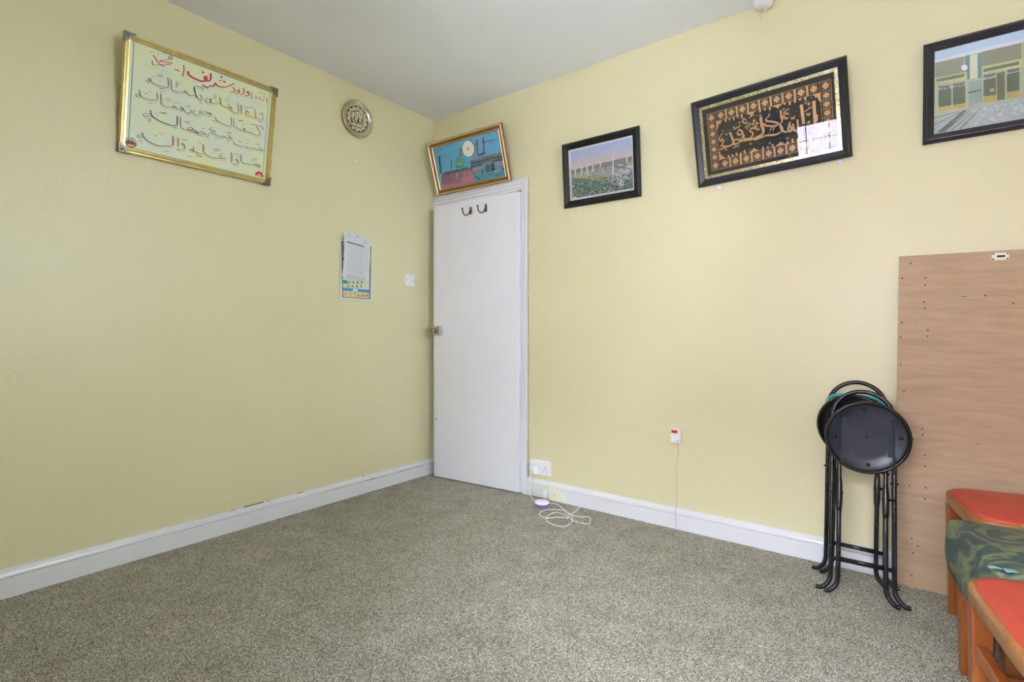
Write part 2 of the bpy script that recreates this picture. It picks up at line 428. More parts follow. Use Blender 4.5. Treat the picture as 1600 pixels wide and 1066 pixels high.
# artwork and lettering of the hung pictures, in millimetres on each picture's own face
ART = {
 'panel_strokes': [["r",3.4,[[179.7,449.9],[174.2,457.8],[168.1,455.4],[166.7,445.6],[173.0,443.5],[180.8,450.4],[158.0,434.5],[131.0,420.7],[147.5,422.6],[175.8,429.3],[174.1,423.7],[131.8,404.3],[113.2,394.8],[105.6,398.5],[104.9,411.8]]],["r",3.7,[[107.0,435.2],[117.1,422.7],[128.7,410.7],[141.5,405.0],[152.7,403.3]]],["rt",1.1,[[76.1,383.9],[94.9,382.3],[116.4,384.6],[143.9,386.1],[169.1,386.0]]],["r",1.3,[[94.1,438.3],[96.4,446.4],[100.3,443.9],[105.4,449.0],[108.8,447.3]]],["r",1.3,[[120.8,456.5],[130.2,460.3]]],["r",1.6,[[121.3,446.4],[129.5,448.5]]],["r",1.6,[[139.5,456.0],[144.0,461.4],[148.8,459.8],[154.3,461.1]]],["r",3.9,[[190.7,408.8],[211.0,407.2]]],["r",3.9,[[225.4,439.5],[227.9,418.4],[224.3,389.4]]],["r",7.9,[[245.3,420.6],[248.5,407.3],[260.8,401.1],[281.6,397.7],[306.2,398.1],[319.7,406.4],[324.6,417.9],[318.8,425.5],[313.8,416.1],[321.2,408.2],[335.1,411.1],[340.6,424.5],[340.0,447.2]]],["r",7.9,[[302.9,440.8],[309.9,437.6]]],["r",6.3,[[333.8,382.8],[342.7,392.0],[356.3,393.6],[361.5,412.0],[372.5,402.8],[398.4,405.5],[423.8,420.7],[449.2,442.1]]],["r",6.3,[[309.6,383.8],[315.6,378.8],[323.6,379.8],[333.2,378.0]]],["r",6.8,[[383.8,450.0],[391.6,446.2]]],["r",6.8,[[380.3,430.1],[387.5,430.1]]],["r",6.8,[[395.8,432.5],[407.1,431.0]]],["r",4.5,[[441.3,421.0],[451.5,411.8],[447.2,400.8],[431.8,394.0]]],["r",4.5,[[473.9,409.5],[465.8,411.5],[468.1,418.4],[474.0,413.0],[469.4,401.1],[452.6,396.6]]],["r",4.5,[[491.8,433.8],[495.2,417.1],[487.2,402.6],[477.8,398.6]]],["r",4.7,[[520.5,417.4],[509.8,418.8],[513.4,427.7],[521.0,421.0],[517.1,407.5],[499.9,400.9]]],["r",3.4,[[533.2,428.8],[532.3,412.8],[535.1,395.7]]],["r",2.6,[[542.4,412.9],[552.7,419.2],[557.0,410.9],[546.9,410.2],[557.0,410.9],[569.9,409.0],[576.1,422.8],[579.1,408.0],[592.0,408.9],[597.0,424.8],[593.8,436.1]]],["r",3.4,[[609.3,429.0],[610.8,402.8]]],["r",2.4,[[568.8,436.1],[574.4,443.0],[579.4,440.6],[586.5,444.5]]],["r",2.6,[[572.1,449.3],[575.3,446.2]]],["r",2.6,[[589.1,443.3],[602.2,442.9]]],["rt",1.1,[[538.9,388.9],[573.4,387.7],[606.7,388.2]]],["g",0.8,[[242.3,424.0],[237.3,400.0],[247.7,384.9],[277.9,383.3]]],["g",0.8,[[264.6,378.6],[291.6,386.3],[311.1,371.4],[345.3,377.1],[367.0,388.2],[399.5,389.2]]],["g",0.8,[[429.7,385.5],[456.7,386.5],[490.7,393.2],[525.5,400.0]]],["g",0.8,[[291.1,441.4],[302.7,452.3],[312.2,449.5]]],["g",0.8,[[371.3,442.6],[384.8,459.2],[398.3,452.8]]],["g",0.8,[[440.2,426.4],[460.5,428.6],[481.3,425.9]]],["k",2.1,[[592.0,341.2],[599.3,324.0],[591.2,314.6],[562.9,314.2],[532.2,313.2],[512.5,315.6],[507.5,320.9],[513.9,329.3],[528.1,329.4],[507.4,335.5],[517.3,344.4]]],["k",2.1,[[553.4,355.2],[561.7,315.6]]],["k",2.4,[[485.3,355.1],[488.6,311.3]]],["k",2.4,[[469.9,356.8],[475.9,313.4],[459.2,306.6],[441.9,309.9],[427.6,321.5],[446.5,322.3],[423.1,336.9]]],["k",2.4,[[427.8,318.8],[421.1,319.3],[394.2,324.4],[385.4,356.5]]],["k",2.4,[[392.5,325.5],[374.5,326.1],[362.2,317.0],[346.1,318.1],[351.0,329.7],[341.8,333.8],[346.3,324.8],[340.7,312.4],[328.1,311.4],[325.0,320.8],[332.4,333.2]]],["k",2.4,[[299.3,338.0],[311.1,322.6],[302.3,314.7],[290.5,315.5],[279.5,334.3],[272.4,361.3],[293.2,370.1],[305.6,369.4],[313.3,360.8]]],["k",2.4,[[294.1,320.4],[284.5,327.7],[273.2,362.3]]],["k",2.4,[[286.1,326.6],[257.7,318.4],[247.7,326.0],[236.6,332.6],[235.0,324.7],[248.4,324.6]]],["k",2.4,[[235.1,322.5],[201.8,314.5],[184.9,317.9],[178.4,362.2]]],["k",2.6,[[166.1,363.8],[170.8,331.5],[164.3,319.8],[136.6,316.0],[111.7,319.1],[100.8,329.7],[94.1,335.3]]],["k",2.4,[[100.8,329.7],[97.0,319.8],[87.4,318.0],[90.3,325.1],[98.3,326.9]]],["k",2.4,[[596.3,265.7],[603.0,274.9],[595.0,281.5],[566.9,278.2],[579.9,262.6],[588.7,245.5],[580.5,232.3],[556.6,232.5],[545.3,238.0],[538.6,231.8],[528.2,236.4],[517.6,234.7],[508.3,236.1],[514.6,246.4],[504.8,244.9],[510.4,236.7],[483.5,234.9],[467.4,242.5]]],["k",2.1,[[456.1,279.6],[459.2,237.2]]],["k",2.4,[[443.9,283.2],[446.7,244.7],[433.8,235.6],[400.1,238.8],[380.1,243.4],[367.5,238.1],[362.8,241.3]]],["k",2.4,[[369.3,259.4],[381.8,243.2]]],["k",2.4,[[323.9,269.6],[356.7,263.7],[341.4,268.7],[318.7,253.1],[311.6,266.5],[301.4,260.6],[306.9,251.9],[294.6,240.4],[280.8,240.8],[276.8,250.9],[282.5,261.5]]],["k",2.4,[[264.6,255.6],[268.7,247.3],[256.5,239.7],[244.5,240.3],[235.0,249.1],[219.8,256.7],[238.0,249.4],[214.8,242.1],[202.7,248.8],[196.7,252.5],[191.4,244.1],[202.8,247.0]]],["k",2.4,[[195.7,245.5],[168.9,238.2],[149.5,241.0],[144.6,249.3],[143.1,288.3]]],["k",2.4,[[143.9,283.2],[143.7,266.1]]],["k",2.4,[[128.5,285.5],[131.3,258.8],[123.4,251.1],[101.9,245.6],[77.7,246.3],[67.1,254.7],[64.0,275.3]]],["k",2.1,[[67.2,253.3],[59.7,244.3],[51.3,246.2],[56.6,254.0],[65.5,255.7]]],["k",2.4,[[585.0,176.1],[611.9,166.5],[580.6,162.3],[565.6,166.1],[558.9,157.8],[544.1,161.3],[533.7,155.9],[523.0,164.3],[508.6,158.2],[480.6,157.8],[465.7,162.3],[462.3,171.1]]],["k",2.4,[[433.6,191.1],[455.3,181.9],[431.1,178.4],[414.7,182.8],[408.7,172.9],[398.5,177.4],[384.8,174.8],[375.4,179.1],[360.8,183.2],[377.6,194.3],[354.4,193.0],[349.8,195.3],[364.3,208.4]]],["k",2.4,[[360.3,182.4],[348.8,171.3],[344.1,154.9]]],["k",2.4,[[309.7,174.6],[338.5,168.2],[315.2,161.7],[290.3,161.6],[277.8,165.1]]],["k",2.6,[[277.2,175.2],[305.2,165.6],[285.5,163.6],[261.0,165.4],[263.9,177.4],[275.4,179.5],[278.9,171.5],[259.7,163.1]]],["k",2.4,[[259.7,163.1],[238.6,163.2],[228.3,171.7],[225.3,212.4]]],["k",3.7,[[212.2,211.3],[214.2,176.9],[207.4,167.2],[187.3,163.9],[158.7,166.0],[130.3,173.3],[113.8,184.4],[107.8,203.7]]],["k",2.1,[[113.8,184.4],[110.3,176.9],[89.5,170.2],[82.2,175.8],[92.0,183.9],[110.9,186.3]]],["k",2.4,[[603.0,92.0],[586.1,93.6],[576.5,84.7],[604.5,87.0],[598.3,81.4],[568.4,84.8],[543.2,80.6],[515.2,80.7],[503.7,91.9],[501.0,118.8]]],["k",2.4,[[493.2,82.2],[479.2,81.4],[482.7,90.8],[493.1,83.6],[488.0,66.8],[466.8,61.4]]],["k",2.4,[[455.8,118.6],[459.5,67.3]]],["k",2.6,[[434.7,81.1],[395.2,70.8],[362.7,69.1],[337.0,79.2],[329.0,93.8],[326.7,119.9]]],["k",2.4,[[420.6,98.1],[407.6,93.9],[403.6,84.0],[415.3,78.8]]],["k",2.4,[[330.7,77.5],[317.9,70.8],[302.1,73.2],[283.2,78.0]]],["k",2.4,[[311.1,72.5],[291.6,75.9],[282.0,82.5],[272.4,78.6],[276.3,74.4],[288.1,82.8],[286.7,96.0]]],["k",2.6,[[249.8,90.7],[238.5,90.7],[240.9,99.5],[250.4,90.8],[248.3,75.6],[231.0,66.0],[218.5,66.5]]],["k",2.6,[[220.4,121.1],[222.8,79.3]]],["k",3.1,[[199.9,120.0],[202.0,83.8],[195.3,73.9],[172.6,67.3],[144.6,61.4],[111.0,67.6],[91.8,80.7],[81.7,99.9]]],["k",2.4,[[88.5,82.2],[75.3,77.7],[64.1,78.8],[70.1,86.6],[83.8,90.0]]],["rt",1.6,[[596.7,333.5],[604.1,316.1],[595.9,306.8],[567.5,306.4],[536.8,305.5],[517.0,308.0],[511.9,313.3],[518.4,321.7],[532.7,321.8],[511.9,327.9],[521.8,336.8]]],["rt",1.6,[[558.0,347.6],[566.3,307.8]]],["rt",1.6,[[489.7,347.6],[493.0,303.8]]],["rt",1.6,[[474.3,349.4],[480.3,305.9],[463.5,299.1],[446.2,302.4],[431.8,314.1],[450.7,314.8],[427.4,329.5]]],["rt",1.6,[[432.0,311.4],[425.3,311.9],[398.3,317.1],[389.5,349.3]]],["rt",1.6,[[396.6,318.2],[378.5,318.8],[366.2,309.7],[350.1,310.9],[355.0,322.5],[345.8,326.6],[350.2,317.6],[344.7,305.1],[332.1,304.2],[328.9,313.6],[336.3,326.0]]],["rt",1.6,[[303.1,330.9],[315.0,315.4],[306.2,307.5],[294.3,308.4],[283.3,327.2],[276.1,354.3],[297.0,363.1],[309.5,362.4],[317.2,353.7]]],["rt",1.6,[[298.0,313.3],[288.3,320.6],[276.9,355.3]]],["rt",1.6,[[289.9,319.6],[261.5,311.3],[251.4,319.0],[240.2,325.6],[238.6,317.7],[252.1,317.6]]],["rt",1.6,[[238.8,315.5],[205.4,307.6],[188.5,311.0],[182.0,355.5]]],["rt",1.6,[[169.6,357.1],[174.3,324.7],[167.8,313.0],[140.0,309.2],[115.0,312.4],[104.1,323.0],[97.4,328.7]]],["rt",1.6,[[104.1,323.0],[100.3,313.1],[90.7,311.4],[93.6,318.5],[101.6,320.2]]],["rt",1.6,[[601.1,257.8],[607.8,267.0],[599.8,273.6],[571.5,270.4],[584.6,254.7],[593.4,237.5],[585.2,224.4],[561.3,224.6],[549.9,230.1],[543.2,223.9],[532.7,228.6],[522.2,226.9],[512.8,228.3],[519.1,238.7],[509.3,237.1],[514.9,229.0],[487.9,227.2],[471.7,234.9]]],["rt",1.6,[[460.4,272.0],[463.5,229.5]]],["rt",1.6,[[448.2,275.7],[451.0,237.1],[438.0,228.0],[404.3,231.3],[384.2,235.9],[371.6,230.6],[366.8,233.8]]],["rt",1.6,[[373.4,252.0],[385.9,235.8]]],["rt",1.6,[[327.9,262.3],[360.8,256.3],[345.4,261.3],[322.6,245.8],[315.5,259.3],[305.3,253.3],[310.8,244.6],[298.5,233.1],[284.6,233.6],[280.6,243.7],[286.4,254.4]]],["rt",1.6,[[268.4,248.4],[272.5,240.1],[260.3,232.5],[248.2,233.2],[238.7,241.9],[223.4,249.7],[241.7,242.3],[218.4,235.0],[206.3,241.8],[200.3,245.5],[195.0,237.1],[206.4,239.9]]],["rt",1.6,[[199.3,238.5],[172.4,231.2],[153.0,234.1],[148.1,242.4],[146.5,281.5]]],["rt",1.6,[[147.3,276.4],[147.1,259.3]]],["rt",1.6,[[131.9,278.7],[134.7,251.9],[126.8,244.3],[105.2,238.8],[80.9,239.6],[70.4,248.0],[67.3,268.6]]],["rt",1.6,[[70.5,246.6],[63.0,237.6],[54.5,239.5],[59.9,247.4],[68.8,249.0]]],["rt",1.6,[[589.8,168.0],[616.8,158.3],[585.3,154.2],[570.2,158.0],[563.6,149.8],[548.7,153.3],[538.3,147.9],[527.6,156.4],[513.1,150.3],[485.0,149.9],[470.0,154.5],[466.6,163.3]]],["rt",1.6,[[437.8,183.4],[459.7,174.2],[435.4,170.7],[418.9,175.2],[412.9,165.2],[402.6,169.8],[389.0,167.2],[379.5,171.5],[364.9,175.7],[381.7,186.7],[358.4,185.5],[353.8,187.8],[368.4,200.9]]],["rt",1.6,[[364.3,174.8],[352.8,163.7],[348.1,147.3]]],["rt",1.6,[[313.6,167.2],[342.5,160.7],[319.1,154.2],[294.2,154.2],[281.7,157.7]]],["rt",1.6,[[281.0,167.8],[309.1,158.1],[289.4,156.3],[264.8,158.1],[267.7,170.1],[279.2,172.2],[282.7,164.1],[263.4,155.8]]],["rt",1.6,[[263.4,155.8],[242.4,155.9],[232.0,164.4],[229.0,205.2]]],["rt",1.6,[[215.8,204.2],[217.8,169.7],[211.1,160.0],[190.9,156.7],[162.2,159.0],[133.7,166.3],[117.1,177.5],[111.2,196.8]]],["rt",1.6,[[117.1,177.5],[113.7,169.9],[92.8,163.3],[85.5,168.9],[95.4,177.0],[114.3,179.4]]],["rt",1.6,[[607.8,83.8],[590.9,85.4],[581.2,76.4],[609.4,78.7],[603.1,73.1],[573.0,76.6],[547.8,72.5],[519.7,72.6],[508.2,83.9],[505.5,110.8]]],["rt",1.6,[[497.6,74.1],[483.7,73.4],[487.2,82.8],[497.5,75.5],[492.5,58.7],[471.2,53.4]]],["rt",1.6,[[460.2,110.7],[463.9,59.3]]],["rt",1.6,[[438.9,73.2],[399.4,63.0],[366.7,61.4],[341.0,71.5],[333.0,86.2],[330.7,112.3]]],["rt",1.6,[[424.9,90.3],[411.8,86.1],[407.8,76.2],[419.5,70.9]]],["rt",1.6,[[334.7,69.9],[321.8,63.1],[306.0,65.6],[287.1,70.5]]],["rt",1.6,[[315.1,64.9],[295.5,68.3],[285.8,75.0],[276.2,71.1],[280.2,66.9],[292.0,75.3],[290.5,88.5]]],["rt",1.6,[[253.6,83.2],[242.2,83.3],[244.7,92.2],[254.2,83.4],[252.1,68.1],[234.7,58.6],[222.2,59.1]]],["rt",1.6,[[224.0,113.8],[226.5,71.9]]],["rt",1.6,[[203.5,112.7],[205.6,76.4],[198.9,66.6],[176.2,60.0],[148.1,54.2],[114.4,60.5],[95.2,73.6],[85.0,92.9]]],["rt",1.6,[[91.8,75.1],[78.6,70.7],[67.3,71.8],[73.4,79.6],[87.1,83.0]]],["k",2.9,[[578.9,306.1],[582.8,303.4]]],["k",2.9,[[587.6,304.2],[591.5,301.5]]],["k",2.9,[[520.4,351.3],[524.1,348.7]]],["k",2.9,[[301.0,310.3],[304.3,307.8]]],["k",2.9,[[342.5,252.5],[345.8,249.9]]],["k",2.9,[[256.7,236.9],[259.8,234.4]]],["k",2.9,[[226.6,240.6],[229.7,238.1]]],["k",2.9,[[502.3,263.7],[506.1,261.0]]],["k",2.9,[[487.6,180.7],[491.3,177.9]]],["k",2.9,[[498.2,178.5],[502.0,175.7]]],["k",2.9,[[530.7,180.6],[534.5,177.8]]],["k",2.9,[[437.0,166.3],[440.6,163.5]]],["k",2.9,[[380.6,165.4],[384.0,162.7]]],["k",2.9,[[392.1,164.7],[395.6,162.0]]],["k",2.9,[[322.8,190.1],[326.1,187.5]]],["k",2.9,[[304.3,62.2],[307.6,59.4]]],["k",2.9,[[317.6,60.7],[320.9,57.9]]],["k",1.6,[[109.7,346.3],[117.9,346.9]]],["k",1.6,[[126.0,359.7],[146.4,365.0]]],["r",1.6,[[123.6,352.7],[149.5,360.0]]],["r",1.6,[[135.0,293.9],[159.8,300.2]]],["k",1.6,[[137.1,305.4],[156.4,309.9]]],["r",1.6,[[96.1,279.5],[109.5,281.8]]],["k",1.6,[[84.6,266.9],[95.3,268.3]]],["k",1.6,[[497.7,347.2],[518.5,352.8]]],["k",1.6,[[528.9,355.9],[550.0,361.5]]],["k",1.6,[[577.3,340.1],[599.0,345.7]]],["r",1.6,[[580.6,344.7],[595.1,348.0]]],["r",1.6,[[409.3,344.7],[428.9,350.0]]],["k",1.6,[[418.3,357.9],[428.2,359.9]]],["r",1.6,[[298.8,297.2],[314.1,301.0]]],["k",1.6,[[478.8,274.3],[501.1,279.9]]],["k",1.6,[[162.8,270.4],[182.5,274.7]]],["r",1.6,[[164.7,261.7],[187.3,266.9]]],["r",1.6,[[197.4,266.6],[223.3,272.8]]],["k",1.6,[[245.9,267.1],[263.7,270.4]]],["r",1.6,[[97.3,229.5],[116.1,233.5]]],["k",1.6,[[139.8,204.3],[170.3,211.7]]],["k",1.6,[[151.0,204.2],[170.5,208.0]]],["k",1.6,[[126.4,194.7],[137.4,195.8]]],["k",1.6,[[241.1,196.5],[264.9,201.3]]],["r",1.6,[[247.4,192.0],[268.3,195.9]]],["k",1.6,[[199.3,156.4],[216.7,159.1]]],["k",1.6,[[128.6,100.7],[138.3,101.0]]],["r",1.6,[[144.6,114.8],[161.3,117.2]]],["r",1.6,[[165.4,43.4],[191.0,47.8]]],["k",1.6,[[237.1,113.0],[260.9,117.3]]],["r",1.6,[[265.2,47.4],[289.4,51.2]]],["k",1.6,[[542.3,276.7],[563.7,281.9]]],["r",1.6,[[536.9,253.2],[554.7,257.1]]],["r",1.6,[[478.7,276.4],[500.9,282.1]]],["k",1.6,[[426.0,202.6],[449.3,208.1]]],["r",1.6,[[436.4,198.8],[453.1,202.3]]],["r",1.6,[[520.1,193.5],[541.2,198.2]]],["k",1.6,[[569.3,187.9],[591.1,192.6]]],["k",1.6,[[373.1,107.5],[405.4,115.0]]],["r",1.6,[[376.8,100.7],[407.6,107.7]]],["k",1.6,[[471.7,113.4],[492.3,117.5]]],["r",1.6,[[474.3,101.9],[498.4,106.8]]],["k",1.6,[[557.3,109.3],[582.6,114.5]]],["r",1.6,[[556.0,101.8],[585.0,107.8]]],["r",1.6,[[303.2,55.2],[331.1,61.2]]],["r",1.6,[[305.3,120.5],[320.8,123.5]]],["r",1.6,[[300.2,152.0],[324.9,157.9]]],["k",1.8,[[201.6,358.4],[202.0,331.9]]],["r",1.8,[[209.4,359.7],[209.3,340.8]]],["r",1.8,[[103.8,339.0],[103.5,325.2]]],["k",1.8,[[362.6,358.5],[362.6,338.7]]],["r",1.8,[[369.5,361.0],[369.7,339.5]]],["r",1.8,[[394.7,354.8],[395.2,328.2]]],["r",1.8,[[491.1,351.9],[492.5,314.4]]],["k",1.8,[[103.8,165.9],[103.4,151.9]]],["k",1.8,[[110.8,166.6],[110.5,152.6]]],["k",1.8,[[75.9,66.9],[75.2,57.5]]],["r",1.8,[[83.3,67.5],[82.9,53.5]]],["r",1.8,[[206.6,120.3],[207.6,82.1]]],["r",1.8,[[227.4,116.7],[228.3,81.4]]],["r",1.8,[[151.6,269.7],[151.8,244.9]]],["r",1.8,[[464.0,109.7],[465.2,75.0]]],["r",1.8,[[508.4,114.4],[508.8,89.7]]],["r",1.8,[[332.2,118.1],[333.3,81.6]]]],
 'embr_text': [[10.7,[[511.1,262.6],[510.8,218.5],[510.4,167.9]]],[10.7,[[463.2,260.0],[465.3,218.9],[467.4,177.6]]],[3.7,[[473.6,227.6],[502.2,240.4]]],[3.7,[[481.0,220.8],[483.3,208.6],[486.8,214.8],[489.4,206.9],[494.3,219.0]]],[9.8,[[483.2,183.0],[489.8,176.9]]],[3.7,[[486.1,253.2],[495.0,260.3],[490.3,247.7]]],[5.7,[[518.2,203.7],[518.9,182.4],[512.5,171.5]]],[6.6,[[444.6,203.3],[445.3,164.3],[435.7,157.3],[428.1,168.9],[426.4,191.1],[424.8,167.6],[414.0,161.4],[406.0,174.9],[411.9,190.7]]],[6.2,[[416.7,202.4],[411.9,190.7],[419.2,167.0],[394.0,164.1],[381.8,177.0],[375.8,196.3]]],[3.7,[[421.1,219.4],[423.6,210.0],[428.1,216.6],[431.5,207.8],[434.9,223.3]]],[6.6,[[411.8,236.3],[398.4,241.5],[392.8,230.9],[401.7,218.8],[412.0,221.1]]],[7.4,[[382.7,260.8],[383.1,231.5],[386.1,215.3],[376.1,200.6],[383.7,180.9],[373.7,166.0],[348.6,162.9],[319.7,169.2],[294.0,165.6],[267.7,160.2]]],[4.1,[[391.4,246.1],[414.5,258.5]]],[6.2,[[337.4,250.2],[322.5,241.1],[325.0,230.2],[348.6,220.5],[369.1,206.9],[357.5,200.4],[322.7,209.9],[308.9,223.5]]],[9.0,[[300.6,254.8],[301.5,221.1],[307.9,192.5],[299.2,179.1],[272.7,169.4],[246.5,168.0]]],[3.3,[[345.0,199.4],[338.3,193.2],[333.5,184.7]]],[3.3,[[357.4,199.1],[349.7,190.1],[346.6,181.2]]],[4.1,[[334.6,258.5],[338.3,250.8]]],[7.4,[[302.0,254.0],[302.9,220.3],[306.4,187.9],[300.4,176.1],[278.2,166.1],[243.6,169.2],[212.8,171.6],[189.7,164.6],[167.4,169.3]]],[4.9,[[293.2,205.0],[281.1,203.7],[277.3,222.8],[269.6,211.4],[261.4,218.1],[250.9,206.4],[262.2,195.2],[256.6,178.5],[235.2,175.0],[219.3,186.0],[228.0,195.2]]],[7.4,[[270.0,250.9],[276.2,242.0]]],[7.4,[[280.1,236.4],[287.2,227.3]]],[7.4,[[265.5,237.3],[270.9,229.1]]],[4.9,[[238.3,258.5],[230.1,266.7],[223.2,256.8],[234.1,244.6],[243.4,250.3]]],[3.3,[[231.3,225.4],[253.9,245.1]]],[3.3,[[238.7,218.8],[261.2,238.5]]],[3.7,[[251.0,264.0],[274.4,274.0]]],[6.2,[[220.0,206.5],[206.2,200.9],[197.1,210.3],[204.3,222.1],[217.2,215.5],[219.8,192.8],[211.0,177.6],[191.3,184.1],[173.0,181.8]]],[3.7,[[183.9,230.9],[214.0,242.9]]],[4.1,[[203.1,229.4],[207.9,232.7]]],[7.4,[[163.7,223.8],[173.8,190.9],[175.4,167.3],[148.5,162.9],[125.9,169.5]]],[7.4,[[138.5,197.7],[126.7,179.6],[116.3,167.2]]],[5.7,[[135.6,228.9],[123.3,220.5],[115.7,203.6],[126.1,193.9],[129.1,207.2]]],[4.9,[[110.6,155.3],[139.0,160.1]]],[3.7,[[172.6,149.3],[202.5,155.8]]],[3.7,[[131.7,237.0],[136.6,240.4]]]],
 'plaque_strokes': [[4.2,[[-60.4,25.6],[-60.4,-58.3]]],[3.6,[[-60.4,-56.9],[18.9,-53.8]]],[4.2,[[26.2,31.4],[26.2,-47.4]]],[4.2,[[-54.1,23.7],[-2.5,44.7]]],[4.8,[[-0.8,22.4],[20.5,33.7]]],[6.0,[[-53.1,-12.6],[-51.8,-33.9],[-46.1,-38.8],[-41.3,-30.5]]],[6.0,[[-40.3,-8.4],[-30.0,-26.8],[-18.7,-37.4],[-10.6,-28.8],[-13.9,-10.7]]],[6.0,[[-34.9,7.0],[-38.1,-13.1]]],[6.0,[[-5.7,5.7],[-4.7,-21.4],[7.4,-31.8],[14.9,-20.6],[15.6,1.7]]],[3.0,[[-23.6,21.7],[-22.9,11.0],[-10.6,13.7]]],[2.4,[[-36.5,28.3],[-34.9,15.2]]],[3.6,[[-31.6,-64.1],[-26.8,-64.0]]],[3.6,[[-22.0,-66.6],[-15.5,-65.9]]],[3.0,[[-71.5,-20.0],[-69.9,-20.8]]],[3.0,[[-39.0,42.4],[-38.4,38.0]]]],
 'partial_strokes': [[[47.0,206.5],[49.7,216.5],[53.8,204.6],[57.8,214.3],[61.3,200.4],[65.5,213.0],[70.0,200.2],[72.5,212.3],[76.6,200.5],[81.2,212.9]],[[48.8,197.4],[55.5,199.4],[64.0,195.4],[73.3,198.0],[80.6,197.2]],[[89.9,203.2],[92.4,213.1],[96.5,201.4],[100.3,213.0],[104.4,197.9],[108.2,212.1],[112.2,199.1],[115.3,211.8],[119.3,200.5],[122.4,212.3]],[[91.2,196.5],[98.8,197.8],[107.0,193.8],[116.1,197.2],[122.6,197.1]],[[175.6,210.5],[178.6,220.0],[182.1,208.6],[185.8,219.9],[189.6,207.3],[193.2,219.8],[197.0,208.4],[200.6,219.7],[204.4,209.6],[207.4,219.8]],[[176.6,199.9],[185.0,201.2],[192.8,198.1],[201.4,201.0],[207.6,201.3]],[[239.9,210.3],[242.8,219.5],[246.2,208.4],[249.7,219.1],[253.4,207.5],[256.8,219.4],[260.5,208.3],[264.0,218.9],[267.6,209.0],[270.4,218.6]],[[240.9,201.9],[249.0,203.2],[256.5,200.2],[264.7,203.0],[270.6,202.5]]],
